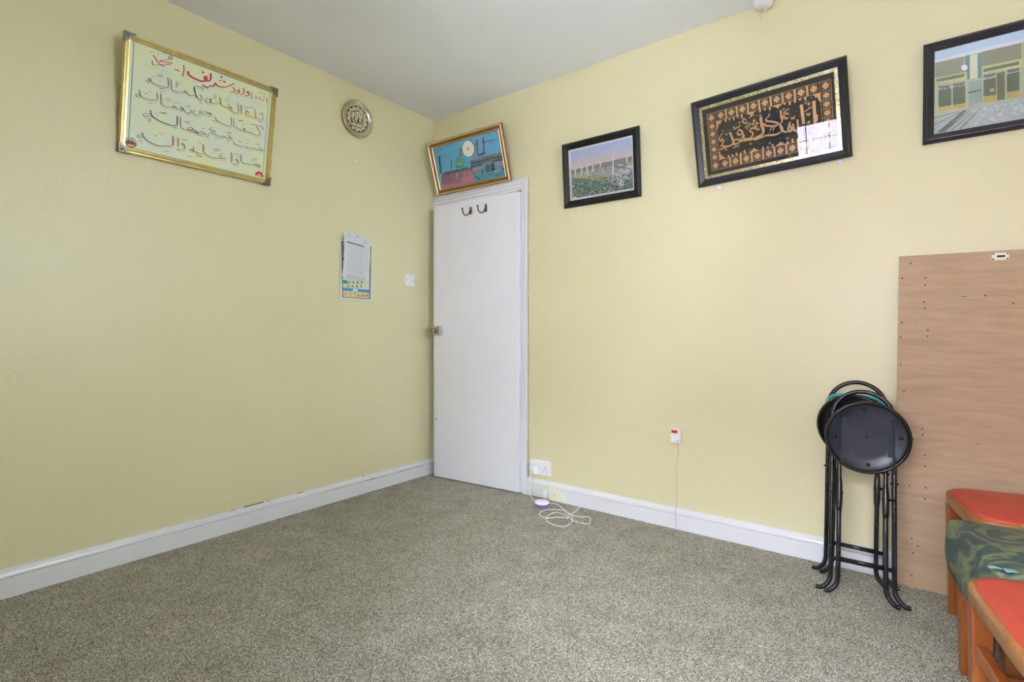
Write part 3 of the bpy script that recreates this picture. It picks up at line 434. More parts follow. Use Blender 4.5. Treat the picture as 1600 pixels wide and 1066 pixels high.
 'partial_polys': [["white",[[33.0,348.6],[298.5,359.7],[299.2,306.1],[33.3,306.6]]],["sky",[[33.0,348.6],[298.5,359.7],[299.0,320.0],[33.2,318.3]]],["grille",[[36.0,307.5],[125.5,306.8],[126.0,245.7],[36.5,250.4]]],["grille",[[169.9,307.3],[275.9,305.7],[276.6,249.6],[170.5,253.4]]],["grille",[[281.8,305.8],[299.2,306.1],[299.8,250.3],[282.4,249.8]]],["teal",[[123.8,307.3],[136.7,306.2],[137.5,217.2],[124.7,218.8]]],["teal",[[159.0,304.6],[170.0,304.0],[170.9,211.9],[159.8,212.9]]],["cream",[[136.7,302.0],[158.0,302.0],[158.9,214.5],[137.5,218.1]]],["yellow",[[34.8,248.8],[129.2,246.9],[129.5,215.3],[35.0,229.3]]],["sign",[[40.0,244.3],[122.2,241.8],[122.3,230.0],[40.0,233.0]]],["yellow",[[170.5,251.3],[279.5,248.7],[279.8,220.6],[170.7,228.5]]],["sign",[[175.3,242.9],[270.2,241.5],[270.3,230.7],[175.4,231.2]]],["pale",[[40.1,223.5],[129.5,213.2],[130.5,112.0],[44.4,114.3]]],["dgreen",[[46.4,200.2],[84.6,196.1],[85.2,134.1],[47.6,135.1]]],["dgreen",[[88.9,197.1],[124.9,195.6],[125.5,130.1],[90.5,130.6]]],["gold",[[47.6,134.3],[85.2,134.1],[85.3,119.2],[47.7,120.0]]],["gold",[[89.5,133.0],[125.4,132.3],[125.6,116.2],[89.6,119.4]]],["pale",[[172.3,225.9],[276.9,219.5],[278.0,116.9],[174.9,119.5]]],["dgreen",[[175.7,202.2],[209.7,199.9],[210.3,139.0],[176.2,141.9]]],["gold",[[177.8,139.4],[210.3,139.0],[210.6,116.4],[178.0,120.7]]],["brown",[[211.1,216.7],[233.8,218.1],[234.9,116.2],[213.6,117.6]]],["dgreen",[[238.5,204.6],[271.8,205.0],[272.5,138.5],[239.8,139.3]]],["gold",[[239.2,135.4],[272.5,137.7],[272.8,116.3],[239.4,117.0]]],["screen",[[132.8,210.2],[169.3,210.2],[174.9,119.5],[135.3,110.8]]],["teal",[[135.4,204.4],[137.3,204.7],[140.0,120.1],[138.1,119.3]]],["teal",[[140.8,204.6],[142.8,204.9],[145.5,121.2],[143.6,120.4]]],["teal",[[146.3,204.7],[148.2,205.0],[150.9,122.3],[149.0,121.6]]],["teal",[[151.7,204.8],[153.6,205.1],[156.3,123.5],[154.4,122.7]]],["teal",[[157.1,205.0],[159.0,205.3],[161.6,124.6],[159.7,123.8]]],["teal",[[162.4,205.1],[164.3,205.4],[167.0,125.7],[165.1,124.9]]],["teal",[[167.8,205.3],[169.7,205.6],[172.3,126.8],[170.4,126.0]]],["dark",[[132.5,170.4],[170.6,169.6],[170.7,165.4],[132.6,164.9]]],["floor",[[34.9,103.6],[130.5,110.7],[301.4,114.7],[302.3,30.6],[35.5,38.3]]],["line",[[41.6,39.1],[120.8,106.0],[131.2,103.4],[65.3,38.1]]],["line",[[60.2,38.0],[138.6,101.5],[141.2,100.9],[67.0,37.7]]],["line",[[83.7,38.3],[155.5,101.5],[157.4,101.0],[88.0,38.1]]],["line",[[108.4,37.7],[166.3,101.7],[168.8,101.1],[114.3,37.3]]],["line",[[35.0,99.3],[107.8,105.0],[108.5,103.6],[35.0,96.7]]],["line",[[35.2,73.2],[112.7,100.8],[113.7,98.9],[35.2,69.7]]],["bulb",[[120.0,307.2],[121.6,306.7],[121.9,272.2],[120.3,272.7]]],["gold",[[193.1,166.3],[205.5,165.8],[205.6,152.6],[193.9,152.5]]],["lat",[[38.1,305.6],[39.1,305.7],[39.6,251.7],[38.5,251.6]]],["lat",[[41.5,305.6],[42.5,305.7],[42.9,251.5],[41.9,251.4]]],["lat",[[44.9,305.6],[45.9,305.7],[46.3,251.4],[45.3,251.2]]],["lat",[[48.3,305.6],[49.3,305.7],[49.7,251.2],[48.7,251.0]]],["lat",[[51.6,305.6],[52.7,305.7],[53.1,251.0],[52.1,250.9]]],["lat",[[55.0,305.6],[56.0,305.7],[56.5,250.8],[55.5,250.7]]],["lat",[[58.4,305.6],[59.4,305.7],[59.8,250.6],[58.8,250.5]]],["lat",[[61.7,305.6],[62.7,305.7],[63.2,250.4],[62.2,250.3]]],["lat",[[65.1,305.6],[66.1,305.7],[66.5,250.3],[65.5,250.1]]],["lat",[[68.4,305.6],[69.4,305.7],[69.9,250.1],[68.9,250.0]]],["lat",[[71.7,305.6],[72.7,305.7],[73.2,249.9],[72.2,249.8]]],["lat",[[75.1,305.6],[76.1,305.7],[76.5,249.7],[75.6,249.6]]],["lat",[[78.4,305.5],[79.4,305.7],[79.9,249.6],[78.9,249.4]]],["lat",[[81.7,305.5],[82.7,305.7],[83.2,249.4],[82.2,249.2]]],["lat",[[85.0,305.5],[86.0,305.7],[86.5,249.2],[85.5,249.1]]],["lat",[[88.3,305.5],[89.3,305.7],[89.8,249.0],[88.8,248.9]]],["lat",[[91.6,305.5],[92.6,305.6],[93.1,248.8],[92.1,248.7]]],["lat",[[94.9,305.5],[95.9,305.6],[96.4,248.7],[95.4,248.5]]],["lat",[[98.2,305.5],[99.2,305.6],[99.7,248.5],[98.7,248.4]]],["lat",[[101.5,305.5],[102.4,305.6],[102.9,248.3],[102.0,248.2]]],["lat",[[104.7,305.5],[105.7,305.6],[106.2,248.1],[105.2,248.0]]],["lat",[[108.0,305.5],[109.0,305.6],[109.5,248.0],[108.5,247.8]]],["lat",[[111.2,305.5],[112.2,305.6],[112.7,247.8],[111.8,247.7]]],["lat",[[114.5,305.5],[115.5,305.6],[116.0,247.6],[115.0,247.5]]],["lat",[[117.7,305.5],[118.7,305.6],[119.2,247.4],[118.2,247.3]]],["lat",[[121.0,305.5],[121.9,305.6],[122.5,247.3],[121.5,247.1]]],["lat",[[171.2,304.9],[172.1,305.0],[172.6,255.6],[171.7,255.5]]],["lat",[[174.3,304.9],[175.3,305.0],[175.8,255.5],[174.8,255.4]]],["lat",[[177.5,304.8],[178.4,304.9],[178.9,255.4],[177.9,255.2]]],["lat",[[180.6,304.8],[181.5,304.9],[182.0,255.2],[181.1,255.1]]],["lat",[[183.7,304.8],[184.6,304.9],[185.1,255.1],[184.2,254.9]]],["lat",[[186.8,304.8],[187.7,304.9],[188.2,254.9],[187.3,254.8]]],["lat",[[189.9,304.7],[190.8,304.9],[191.3,254.8],[190.4,254.7]]],["lat",[[193.0,304.7],[193.9,304.8],[194.4,254.6],[193.5,254.5]]],["lat",[[196.1,304.7],[197.0,304.8],[197.5,254.5],[196.6,254.4]]],["lat",[[199.1,304.7],[200.1,304.8],[200.6,254.4],[199.6,254.2]]],["lat",[[202.2,304.6],[203.1,304.8],[203.6,254.2],[202.7,254.1]]],["lat",[[205.3,304.6],[206.2,304.7],[206.7,254.1],[205.8,253.9]]],["lat",[[208.3,304.6],[209.2,304.7],[209.8,253.9],[208.9,253.8]]],["lat",[[211.4,304.6],[212.3,304.7],[212.8,253.8],[211.9,253.7]]],["lat",[[214.4,304.6],[215.3,304.7],[215.9,253.7],[215.0,253.5]]],["lat",[[217.5,304.5],[218.4,304.6],[218.9,253.5],[218.0,253.4]]],["lat",[[220.5,304.5],[221.4,304.6],[222.0,253.4],[221.1,253.2]]],["lat",[[223.5,304.5],[224.5,304.6],[225.0,253.2],[224.1,253.1]]],["lat",[[226.6,304.5],[227.5,304.6],[228.0,253.1],[227.1,253.0]]],["lat",[[229.6,304.4],[230.5,304.6],[231.0,253.0],[230.1,252.8]]],["lat",[[232.6,304.4],[233.5,304.5],[234.1,252.8],[233.2,252.7]]],["lat",[[235.6,304.4],[236.5,304.5],[237.1,252.7],[236.2,252.5]]],["lat",[[238.6,304.4],[239.5,304.5],[240.1,252.5],[239.2,252.4]]],["lat",[[241.6,304.4],[242.5,304.5],[243.1,252.4],[242.2,252.3]]],["lat",[[244.6,304.3],[245.5,304.4],[246.1,252.3],[245.2,252.1]]],["lat",[[247.6,304.3],[248.5,304.4],[249.0,252.1],[248.2,252.0]]],["lat",[[250.6,304.3],[251.5,304.4],[252.0,252.0],[251.1,251.9]]],["lat",[[253.5,304.3],[254.4,304.4],[255.0,251.9],[254.1,251.7]]],["lat",[[256.5,304.2],[257.4,304.4],[258.0,251.7],[257.1,251.6]]],["lat",[[259.5,304.2],[260.4,304.3],[260.9,251.6],[260.0,251.5]]],["lat",[[262.4,304.2],[263.3,304.3],[263.9,251.4],[263.0,251.3]]],["lat",[[265.4,304.2],[266.3,304.3],[266.8,251.3],[266.0,251.2]]],["lat",[[268.3,304.2],[269.2,304.3],[269.8,251.2],[268.9,251.0]]],["lat",[[271.3,304.1],[272.1,304.2],[272.7,251.0],[271.8,250.9]]],["lat",[[274.2,304.1],[275.1,304.2],[275.7,250.9],[274.8,250.8]]],["bulb",[[113.5,272.6],[119.9,274.4],[126.4,271.6],[130.4,264.6],[129.8,256.4],[125.3,251.8],[118.2,253.1],[112.9,261.4]]]],
 'cal_polys': [["paper",[[-12.0,360.7],[216.4,361.7],[231.2,3.5],[-1.8,5.8]]],["green",[[-5.2,349.3],[210.9,350.9],[216.9,20.4],[13.9,15.1]]],["paper",[[5.8,342.0],[199.2,344.0],[208.9,28.0],[20.6,21.8]]],["lilac",[[7.5,339.9],[23.7,340.4],[26.5,263.4],[10.3,263.2]]],["violet",[[9.9,316.9],[24.4,319.4],[25.3,296.1],[10.7,296.0]]],["magenta",[[5.2,253.1],[24.1,253.7],[24.9,232.7],[6.0,232.2]]],["paleblue",[[11.9,219.1],[25.4,218.7],[26.6,183.7],[13.1,184.2]]],["cream",[[12.4,130.5],[204.2,126.8],[209.0,27.0],[19.6,20.3]]],["teal",[[11.7,118.8],[46.4,118.1],[47.1,99.4],[12.5,98.8]]],["blue",[[14.5,72.4],[205.9,78.1],[207.8,58.7],[16.2,55.4]]],["white",[[85.6,71.9],[120.5,72.7],[120.9,59.3],[86.1,58.7]]],["cream2",[[17.9,51.8],[207.9,56.3],[209.1,24.6],[20.7,19.4]]],["olive",[[51.0,114.0],[63.1,113.9],[63.6,99.8],[51.5,100.4]]],["olive",[[46.4,88.5],[59.6,89.0],[60.0,77.3],[46.8,77.3]]],["olive",[[81.2,117.5],[93.5,117.4],[94.0,103.2],[81.7,103.8]]],["olive",[[76.6,91.8],[89.9,92.3],[90.4,80.5],[77.0,80.5]]],["olive",[[111.9,121.0],[124.4,121.0],[124.9,106.7],[112.4,107.2]]],["olive",[[107.2,95.2],[120.8,95.7],[121.2,83.8],[107.6,83.7]]],["olive",[[143.1,124.6],[155.8,124.6],[156.3,110.2],[143.6,110.7]]],["olive",[[138.3,98.6],[152.1,99.1],[152.5,87.1],[138.7,87.1]]],["red",[[26.3,43.3],[42.6,43.0],[41.6,40.1],[26.5,39.6]]],["olive",[[28.8,34.2],[41.9,34.1],[42.0,29.8],[29.0,30.5]]],["red",[[58.9,46.5],[75.5,46.2],[74.5,43.3],[59.0,42.8]]],["olive",[[61.4,37.3],[74.7,37.2],[74.8,32.9],[61.6,33.6]]],["dark",[[94.8,50.0],[111.7,49.8],[110.7,46.8],[94.9,46.3]]],["olive",[[97.4,40.8],[110.9,40.6],[111.0,36.4],[97.5,37.0]]],["red",[[120.4,43.0],[128.4,42.8],[126.6,28.7],[119.9,26.2]]],["red",[[130.7,40.1],[138.7,39.9],[136.7,32.5],[130.1,27.1]]],["red",[[141.1,37.3],[149.1,37.1],[147.1,30.6],[140.3,28.1]]],["red",[[151.1,45.9],[159.2,45.7],[157.3,34.5],[150.6,29.0]]],["red",[[161.6,43.1],[169.7,42.9],[167.8,32.5],[160.9,30.0]]],["red",[[172.1,40.2],[180.3,40.0],[178.1,36.4],[171.3,30.9]]],["red",[[182.3,48.9],[190.5,48.7],[188.7,34.4],[181.8,31.9]]],["red",[[193.0,46.0],[201.2,45.9],[199.1,38.3],[192.3,32.8]]],["black",[[-6.7,361.7],[20.1,362.8],[20.2,360.0],[-6.6,358.9]]]],
 'cal_page': [["page",[[2.9,407.4],[196.1,398.6],[201.2,353.4],[194.9,235.1],[195.9,126.9],[31.9,127.7],[4.6,137.5],[17.3,233.3],[18.9,336.5]]],["black",[[23.8,350.5],[153.1,341.4],[152.1,335.4],[24.1,343.9]]],["grey",[[25.9,337.7],[150.6,329.4],[150.7,327.4],[26.0,335.8]]],["grey",[[26.3,327.4],[151.0,319.3],[151.0,317.4],[26.4,325.6]]],["grey",[[26.7,317.2],[151.3,309.3],[151.4,307.4],[26.7,315.3]]],["grey",[[27.0,306.9],[151.7,299.3],[151.8,297.4],[27.1,305.1]]],["grey",[[27.4,296.7],[152.1,289.3],[152.1,287.4],[27.5,294.8]]],["grey",[[27.8,286.4],[152.4,279.3],[152.5,277.4],[27.9,284.6]]],["grey",[[28.2,276.2],[152.8,269.3],[152.9,267.4],[28.2,274.3]]],["grey",[[28.5,265.9],[153.2,259.3],[153.2,257.4],[28.6,264.0]]],["grey",[[28.9,255.7],[153.5,249.3],[153.6,247.4],[29.0,253.8]]],["grey",[[29.3,245.4],[153.9,239.3],[154.0,237.4],[29.3,243.5]]],["grey",[[29.7,235.1],[154.2,229.3],[154.3,227.4],[29.7,233.3]]],["grey",[[30.0,224.9],[154.6,219.3],[154.7,217.4],[30.1,223.0]]],["grey",[[30.4,214.6],[155.0,209.3],[155.0,207.4],[30.5,212.8]]],["grey",[[30.8,204.4],[155.3,199.3],[155.4,197.4],[30.8,202.5]]],["grey",[[31.1,194.1],[155.7,189.3],[155.8,187.4],[31.2,192.2]]],["grey",[[31.5,183.9],[156.1,179.3],[156.1,177.4],[31.6,182.0]]],["grey",[[31.9,173.6],[156.4,169.3],[156.5,167.4],[32.0,171.7]]],["grey",[[70.9,339.8],[72.6,340.1],[78.7,171.2],[77.0,171.0]]],["grey",[[112.7,347.0],[114.4,347.3],[120.6,176.6],[118.9,176.4]]],["grey2",[[30.5,390.2],[44.8,390.0],[44.8,388.2],[30.6,388.3]]],["grey2",[[41.7,382.9],[56.0,382.7],[56.1,380.8],[41.8,381.0]]],["grey2",[[114.1,386.6],[129.0,386.4],[129.1,384.5],[114.2,384.7]]],["grey2",[[148.7,380.8],[163.8,380.6],[163.9,378.7],[148.8,378.9]]],["grey2",[[166.6,369.4],[181.8,369.2],[181.9,367.2],[166.6,367.5]]],["grey2",[[132.2,361.0],[147.2,360.7],[147.2,358.8],[132.3,359.1]]],["grey2",[[149.6,356.8],[164.7,356.5],[164.8,354.5],[149.7,354.8]]],["grey2",[[159.6,322.1],[177.1,321.1],[177.2,319.2],[159.6,320.2]]],["grey2",[[160.2,305.7],[177.7,304.6],[177.8,302.7],[160.2,303.8]]],["grey2",[[160.8,289.3],[178.3,288.2],[178.4,286.2],[160.8,287.4]]],["grey2",[[161.3,272.9],[178.9,271.7],[179.0,269.8],[161.4,271.0]]],["grey2",[[161.9,256.6],[179.5,255.3],[179.6,253.3],[162.0,254.6]]],["grey2",[[162.5,240.2],[180.1,238.8],[180.1,236.9],[162.6,238.2]]],["grey2",[[163.1,223.8],[180.7,222.3],[180.7,220.4],[163.2,221.9]]],["grey2",[[163.7,207.4],[181.3,205.9],[181.3,203.9],[163.8,205.5]]],["grey2",[[164.3,191.0],[181.9,189.4],[181.9,187.5],[164.4,189.1]]],["grey2",[[36.3,156.4],[174.6,149.6],[174.6,148.2],[36.4,155.0]]],["grey2",[[36.5,150.8],[174.8,143.9],[174.8,142.4],[36.6,149.4]]],["grey2",[[36.7,145.2],[175.0,138.1],[175.0,136.6],[36.8,143.8]]],["grey2",[[36.9,139.6],[175.2,132.3],[175.2,130.8],[37.0,138.2]]],["grey2",[[37.1,134.0],[175.4,126.5],[175.4,125.0],[37.2,132.6]]]],
 'mosque_polys': [["mat",[[40.7,325.3],[438.0,328.8],[435.3,34.3],[42.2,29.9]]],["sky1",[[49.2,310.0],[433.4,315.5],[433.2,279.6],[49.3,272.6]]],["sky2",[[49.3,272.6],[433.2,279.6],[433.6,246.0],[49.1,241.3]]],["sky3",[[49.1,241.3],[433.6,246.0],[434.2,216.1],[52.5,209.4]]],["city",[[52.6,210.4],[435.3,216.8],[434.8,173.6],[52.5,157.1]]],["roof",[[74.3,189.8],[304.6,188.3],[347.6,160.6],[319.1,131.2],[195.3,158.0],[64.5,175.9]]],["facade",[[53.8,183.0],[195.1,153.0],[319.2,136.1],[340.2,107.8],[239.9,119.9],[182.9,139.8],[55.0,169.7]]],["plaza",[[319.2,136.1],[433.9,178.6],[435.7,154.2],[366.0,69.0],[273.3,104.2]]],["trees",[[54.3,168.3],[182.7,134.8],[273.4,106.7],[365.9,66.5],[435.0,86.7],[434.5,40.8],[52.2,44.2]]],["white",[[75.9,210.3],[83.2,210.5],[82.4,178.0],[73.8,177.9]]],["white",[[118.9,223.0],[126.1,223.2],[124.5,173.1],[116.1,173.0]]],["white",[[153.3,219.2],[160.4,219.4],[158.7,167.0],[150.4,167.0]]],["white",[[189.5,212.4],[196.5,212.6],[195.6,178.3],[187.4,178.2]]],["white",[[237.2,221.0],[244.0,221.2],[243.4,192.2],[235.4,192.2]]],["white",[[313.6,221.2],[320.3,221.4],[317.6,136.4],[309.8,136.3]]],["white",[[395.1,220.0],[401.5,220.1],[400.8,184.9],[393.3,184.9]]],["white",[[315.9,250.4],[319.2,249.7],[319.1,220.2],[313.6,221.2]]],["white",[[345.6,106.8],[372.6,102.2],[349.8,71.6],[322.9,86.0]]],["dark",[[323.6,105.7],[361.6,96.7],[344.6,79.9],[317.6,91.8]]],["white",[[58.9,56.4],[78.9,63.8],[79.4,48.0],[61.6,46.5]]],["slit",[[200.8,149.4],[204.3,149.3],[204.6,131.0],[201.2,131.1]]],["slit",[[213.4,147.2],[216.9,147.1],[217.3,128.8],[213.8,128.9]]],["slit",[[226.0,145.0],[229.5,144.9],[229.9,126.7],[226.4,126.8]]],["slit",[[238.5,142.8],[242.0,142.7],[242.4,124.5],[239.0,124.6]]],["slit",[[251.0,140.7],[254.4,140.6],[254.8,122.4],[251.4,122.5]]],["slit",[[263.4,138.5],[266.8,138.4],[267.2,120.3],[263.8,120.4]]],["slit",[[275.7,136.3],[279.1,136.2],[279.5,118.2],[276.2,118.2]]],["slit",[[288.0,134.2],[291.4,134.1],[291.8,116.1],[288.4,116.1]]],["slit",[[300.2,132.0],[303.6,132.0],[304.0,114.0],[300.6,114.1]]]],
 'tilt_strokes': [[[197.6,245.6],[181.4,234.8],[164.3,244.9],[148.5,236.2],[131.8,248.6],[115.2,237.6],[98.4,250.1],[78.9,241.9],[75.0,252.0]],[[193.7,255.5],[179.4,251.3]],[[161.0,257.1],[149.6,263.8]],[[140.7,256.2],[129.2,263.0]],[[76.9,258.7],[75.0,235.6]],[[177.5,244.8],[166.3,228.3]],[[115.1,256.3],[101.6,237.8]],[[596.4,265.3],[582.7,255.3],[571.4,268.3],[557.0,256.2],[542.3,267.7],[528.3,257.6],[513.5,269.2],[495.9,257.6],[489.0,265.5]],[[593.8,278.6],[581.5,274.7]],[[564.3,275.2],[552.1,272.2]],[[593.6,253.2],[588.1,241.5]],[[535.7,251.9],[550.4,240.4]],[[529.4,274.6],[520.5,257.0]],[[508.9,274.4],[499.5,252.5]]],
 'tilt_polys': [["sky",[[43.0,307.3],[420.0,319.4],[347.4,31.3],[45.3,41.8]]],["sky",[[309.2,316.8],[615.2,322.5],[616.5,37.8],[236.2,41.5]]],["brown",[[72.5,136.4],[329.2,135.1],[370.6,123.5],[351.9,49.0],[47.3,48.8]]],["pink",[[44.7,75.9],[358.5,75.4],[346.9,29.1],[44.0,37.2]]],["mauve",[[77.8,126.0],[326.9,126.4],[339.2,51.0],[71.2,59.7]]],["pink",[[257.6,122.0],[343.1,107.7],[349.9,35.5],[235.0,37.0]]],["dgreen",[[108.4,142.3],[305.8,142.8],[308.7,129.5],[85.6,134.2]]],["green",[[204.5,175.1],[218.0,200.5],[249.9,222.2],[276.5,201.4],[282.4,175.2],[279.7,152.8],[206.9,159.8]]],["green2",[[209.6,169.6],[283.0,165.1],[278.3,147.5],[205.4,154.1]]],["green2",[[228.6,143.1],[298.8,140.3],[291.2,123.3],[230.7,126.5]]],["brown",[[342.8,180.3],[614.7,183.0],[614.2,168.1],[342.5,166.8]]],["dgreen",[[341.4,162.5],[613.7,166.0],[608.6,130.4],[336.0,129.4]]],["pink",[[348.1,127.3],[615.9,124.8],[613.0,99.3],[348.0,102.3]]],["teal",[[346.3,95.7],[465.1,129.5],[615.8,98.8],[609.2,43.3],[350.4,37.7]]],["pale",[[512.7,79.2],[572.4,84.5],[571.0,78.2],[520.3,73.5]]],["dark",[[503.8,129.4],[530.3,129.1],[528.4,83.2],[498.5,81.6]]],["dgreen",[[458.3,126.3],[496.6,124.0],[489.4,80.9],[451.4,85.0]]],["dgreen",[[418.8,200.0],[478.2,208.7],[477.5,193.5],[419.1,188.9]]],["pale",[[434.1,138.5],[527.1,140.6],[526.1,136.4],[433.0,134.2]]],["brown",[[421.1,292.1],[435.8,292.6],[416.7,191.5],[400.9,191.8]]],["dark",[[412.5,267.5],[433.3,267.8],[431.6,261.1],[412.0,260.5]]],["brown",[[475.7,294.1],[490.1,294.6],[472.8,198.8],[457.3,199.0]]],["dark",[[467.4,269.7],[487.7,270.0],[486.1,263.4],[466.9,262.9]]],["dark",[[72.4,254.9],[87.4,254.5],[70.5,141.5],[56.7,141.4]]],["brown",[[276.1,271.8],[288.8,271.5],[276.4,212.8],[265.4,212.5]]],["dark",[[175.3,208.1],[183.1,207.7],[171.9,152.8],[164.3,154.1]]],["white",[[204.5,114.6],[214.2,113.9],[209.2,90.4],[200.1,90.9]]],["dgreen",[[74.0,295.8],[83.0,295.9],[78.1,288.5],[72.6,288.6]]],["dgreen",[[105.1,296.8],[113.9,297.0],[109.1,289.6],[103.7,289.7]]],["dgreen",[[135.8,297.9],[144.5,298.0],[139.8,290.7],[134.4,290.8]]],["dgreen",[[166.1,298.9],[174.8,299.1],[170.1,291.7],[164.8,291.8]]],["dgreen",[[196.2,299.9],[204.8,300.1],[200.1,292.8],[194.9,292.9]]],["dgreen",[[225.9,301.0],[234.4,301.1],[229.8,293.8],[224.6,293.9]]],["dgreen",[[255.3,302.0],[263.7,302.1],[259.2,294.9],[254.1,295.0]]],["dgreen",[[499.8,297.8],[506.9,298.1],[504.2,291.7],[498.8,291.5]]],["dgreen",[[528.9,297.0],[535.9,297.2],[533.3,291.0],[528.0,290.8]]],["dgreen",[[557.7,296.2],[564.7,296.4],[562.1,290.2],[556.8,290.0]]],["dgreen",[[586.2,295.4],[593.1,295.6],[590.6,289.4],[585.4,289.2]]],["white",[[222.6,181.2],[227.8,181.2],[226.6,176.8],[221.4,176.8]]],["white",[[233.8,179.2],[239.0,179.2],[237.8,174.8],[232.6,174.8]]],["white",[[245.0,177.3],[250.1,177.3],[249.0,172.9],[243.8,172.9]]],["white",[[256.1,175.3],[261.3,175.3],[260.1,170.9],[254.9,170.9]]],["white",[[267.2,173.3],[272.3,173.3],[271.2,169.0],[266.0,169.0]]],["white",[[219.5,169.7],[224.7,169.7],[223.5,165.3],[218.3,165.3]]],["white",[[230.7,167.8],[235.9,167.8],[234.7,163.4],[229.5,163.4]]],["white",[[241.9,165.8],[247.1,165.8],[245.9,161.4],[240.7,161.4]]],["white",[[253.0,163.9],[258.2,163.9],[257.0,159.5],[251.9,159.5]]],["white",[[264.1,161.9],[269.3,162.0],[268.1,157.6],[263.0,157.5]]],["white",[[355.1,179.5],[359.5,179.6],[358.4,173.0],[354.0,172.9]]],["pale",[[347.6,150.1],[353.9,150.3],[352.9,143.7],[346.5,143.5]]],["white",[[374.4,179.6],[378.8,179.7],[377.7,173.2],[373.4,173.0]]],["pale",[[366.4,150.4],[372.7,150.7],[371.6,144.1],[365.3,143.8]]],["white",[[393.6,179.7],[397.9,179.8],[396.9,173.3],[392.5,173.2]]],["pale",[[385.1,150.7],[391.3,151.0],[390.3,144.4],[384.0,144.2]]],["white",[[412.6,179.8],[416.9,179.9],[415.9,173.4],[411.6,173.3]]],["pale",[[403.6,151.0],[409.8,151.3],[408.8,144.8],[402.6,144.5]]],["white",[[431.5,179.9],[435.8,180.0],[434.8,173.6],[430.5,173.4]]],["pale",[[422.0,151.4],[428.2,151.6],[427.2,145.1],[421.0,144.8]]],["white",[[450.3,180.0],[454.5,180.2],[453.6,173.7],[449.3,173.6]]],["pale",[[440.3,151.7],[446.4,151.9],[445.5,145.4],[439.4,145.2]]],["white",[[468.9,180.2],[473.1,180.3],[472.2,173.8],[468.0,173.7]]],["pale",[[458.5,152.0],[464.6,152.2],[463.6,145.8],[457.5,145.5]]],["white",[[487.5,180.3],[491.6,180.4],[490.7,174.0],[486.5,173.9]]],["pale",[[476.6,152.3],[482.6,152.5],[481.7,146.1],[475.6,145.8]]],["white",[[505.9,180.4],[510.0,180.5],[509.1,174.1],[504.9,174.0]]],["pale",[[494.5,152.6],[500.5,152.8],[499.6,146.4],[493.6,146.2]]],["white",[[524.1,180.5],[528.3,180.6],[527.3,174.2],[523.2,174.1]]],["pale",[[512.3,152.9],[518.3,153.2],[517.4,146.7],[511.4,146.5]]],["white",[[542.3,180.6],[546.4,180.7],[545.5,174.4],[541.4,174.2]]],["pale",[[530.0,153.2],[536.0,153.5],[535.1,147.1],[529.1,146.8]]],["white",[[560.3,180.7],[564.4,180.8],[563.5,174.5],[559.4,174.4]]],["pale",[[547.6,153.5],[553.5,153.8],[552.6,147.4],[546.7,147.1]]],["white",[[578.2,180.8],[582.3,180.9],[581.4,174.6],[577.4,174.5]]],["pale",[[565.1,153.8],[570.9,154.1],[570.1,147.7],[564.2,147.5]]],["white",[[596.0,180.9],[600.0,181.0],[599.2,174.7],[595.2,174.6]]],["pale",[[582.5,154.1],[588.3,154.4],[587.4,148.0],[581.6,147.8]]],["dgreen",[[88.3,95.5],[92.5,95.8],[88.3,76.4],[84.1,76.0]]],["dgreen",[[103.6,96.5],[107.8,96.7],[103.7,77.3],[99.5,77.0]]],["dgreen",[[118.8,97.4],[123.0,97.6],[118.9,78.3],[114.8,78.0]]],["dgreen",[[134.0,98.3],[138.1,98.5],[134.1,79.2],[129.9,78.9]]],["dgreen",[[149.1,99.2],[153.2,99.4],[149.2,80.2],[145.1,79.9]]],["dgreen",[[164.0,100.0],[168.1,100.3],[164.2,81.1],[160.1,80.8]]],["dgreen",[[179.0,100.9],[183.0,101.2],[179.1,82.0],[175.0,81.7]]],["dgreen",[[193.8,101.8],[197.8,102.1],[194.0,83.0],[189.9,82.7]]],["dgreen",[[208.5,102.7],[212.6,103.0],[208.7,83.9],[204.7,83.6]]],["dgreen",[[223.2,103.6],[227.2,103.8],[223.4,84.8],[219.4,84.5]]],["dgreen",[[237.8,104.4],[241.8,104.7],[238.0,85.7],[234.0,85.4]]],["dgreen",[[252.3,105.3],[256.3,105.6],[252.6,86.6],[248.6,86.4]]],["dgreen",[[266.8,106.1],[270.7,106.4],[267.0,87.6],[263.1,87.3]]],["dgreen",[[281.2,107.0],[285.1,107.3],[281.4,88.5],[277.5,88.2]]],["dgreen",[[295.5,107.8],[299.4,108.1],[295.8,89.4],[291.9,89.1]]],["dgreen",[[309.7,108.7],[313.6,109.0],[310.0,90.2],[306.1,90.0]]],["dgreen",[[358.8,70.8],[378.0,73.2],[377.6,61.4],[360.2,61.4]]],["dgreen",[[411.8,84.8],[430.7,87.1],[430.3,75.5],[413.2,75.6]]],["dgreen",[[421.9,101.2],[440.7,103.4],[440.3,91.8],[423.3,91.9]]],["dgreen",[[480.6,69.0],[499.0,71.3],[498.7,59.7],[482.0,59.8]]],["dgreen",[[536.6,55.3],[554.7,57.6],[554.4,46.2],[538.0,46.2]]],["dgreen",[[589.1,81.7],[606.7,83.9],[606.5,72.6],[590.5,72.7]]],["dgreen",[[380.5,58.2],[399.6,60.6],[399.2,48.8],[381.9,48.8]]],["dgreen",[[251.2,262.9],[257.6,262.6],[254.3,255.1],[250.6,255.8]]],["dgreen",[[193.7,195.6],[200.2,195.3],[196.8,187.6],[193.0,188.3]]],["dgreen",[[254.6,239.6],[261.0,239.3],[257.6,231.7],[254.0,232.4]]],["dgreen",[[291.2,196.4],[297.5,196.2],[294.3,188.6],[290.6,189.3]]],["dgreen",[[297.7,172.5],[304.0,172.3],[300.7,164.7],[297.1,165.3]]],["dgreen",[[320.0,173.1],[326.3,172.9],[323.1,165.3],[319.4,165.9]]]],
}
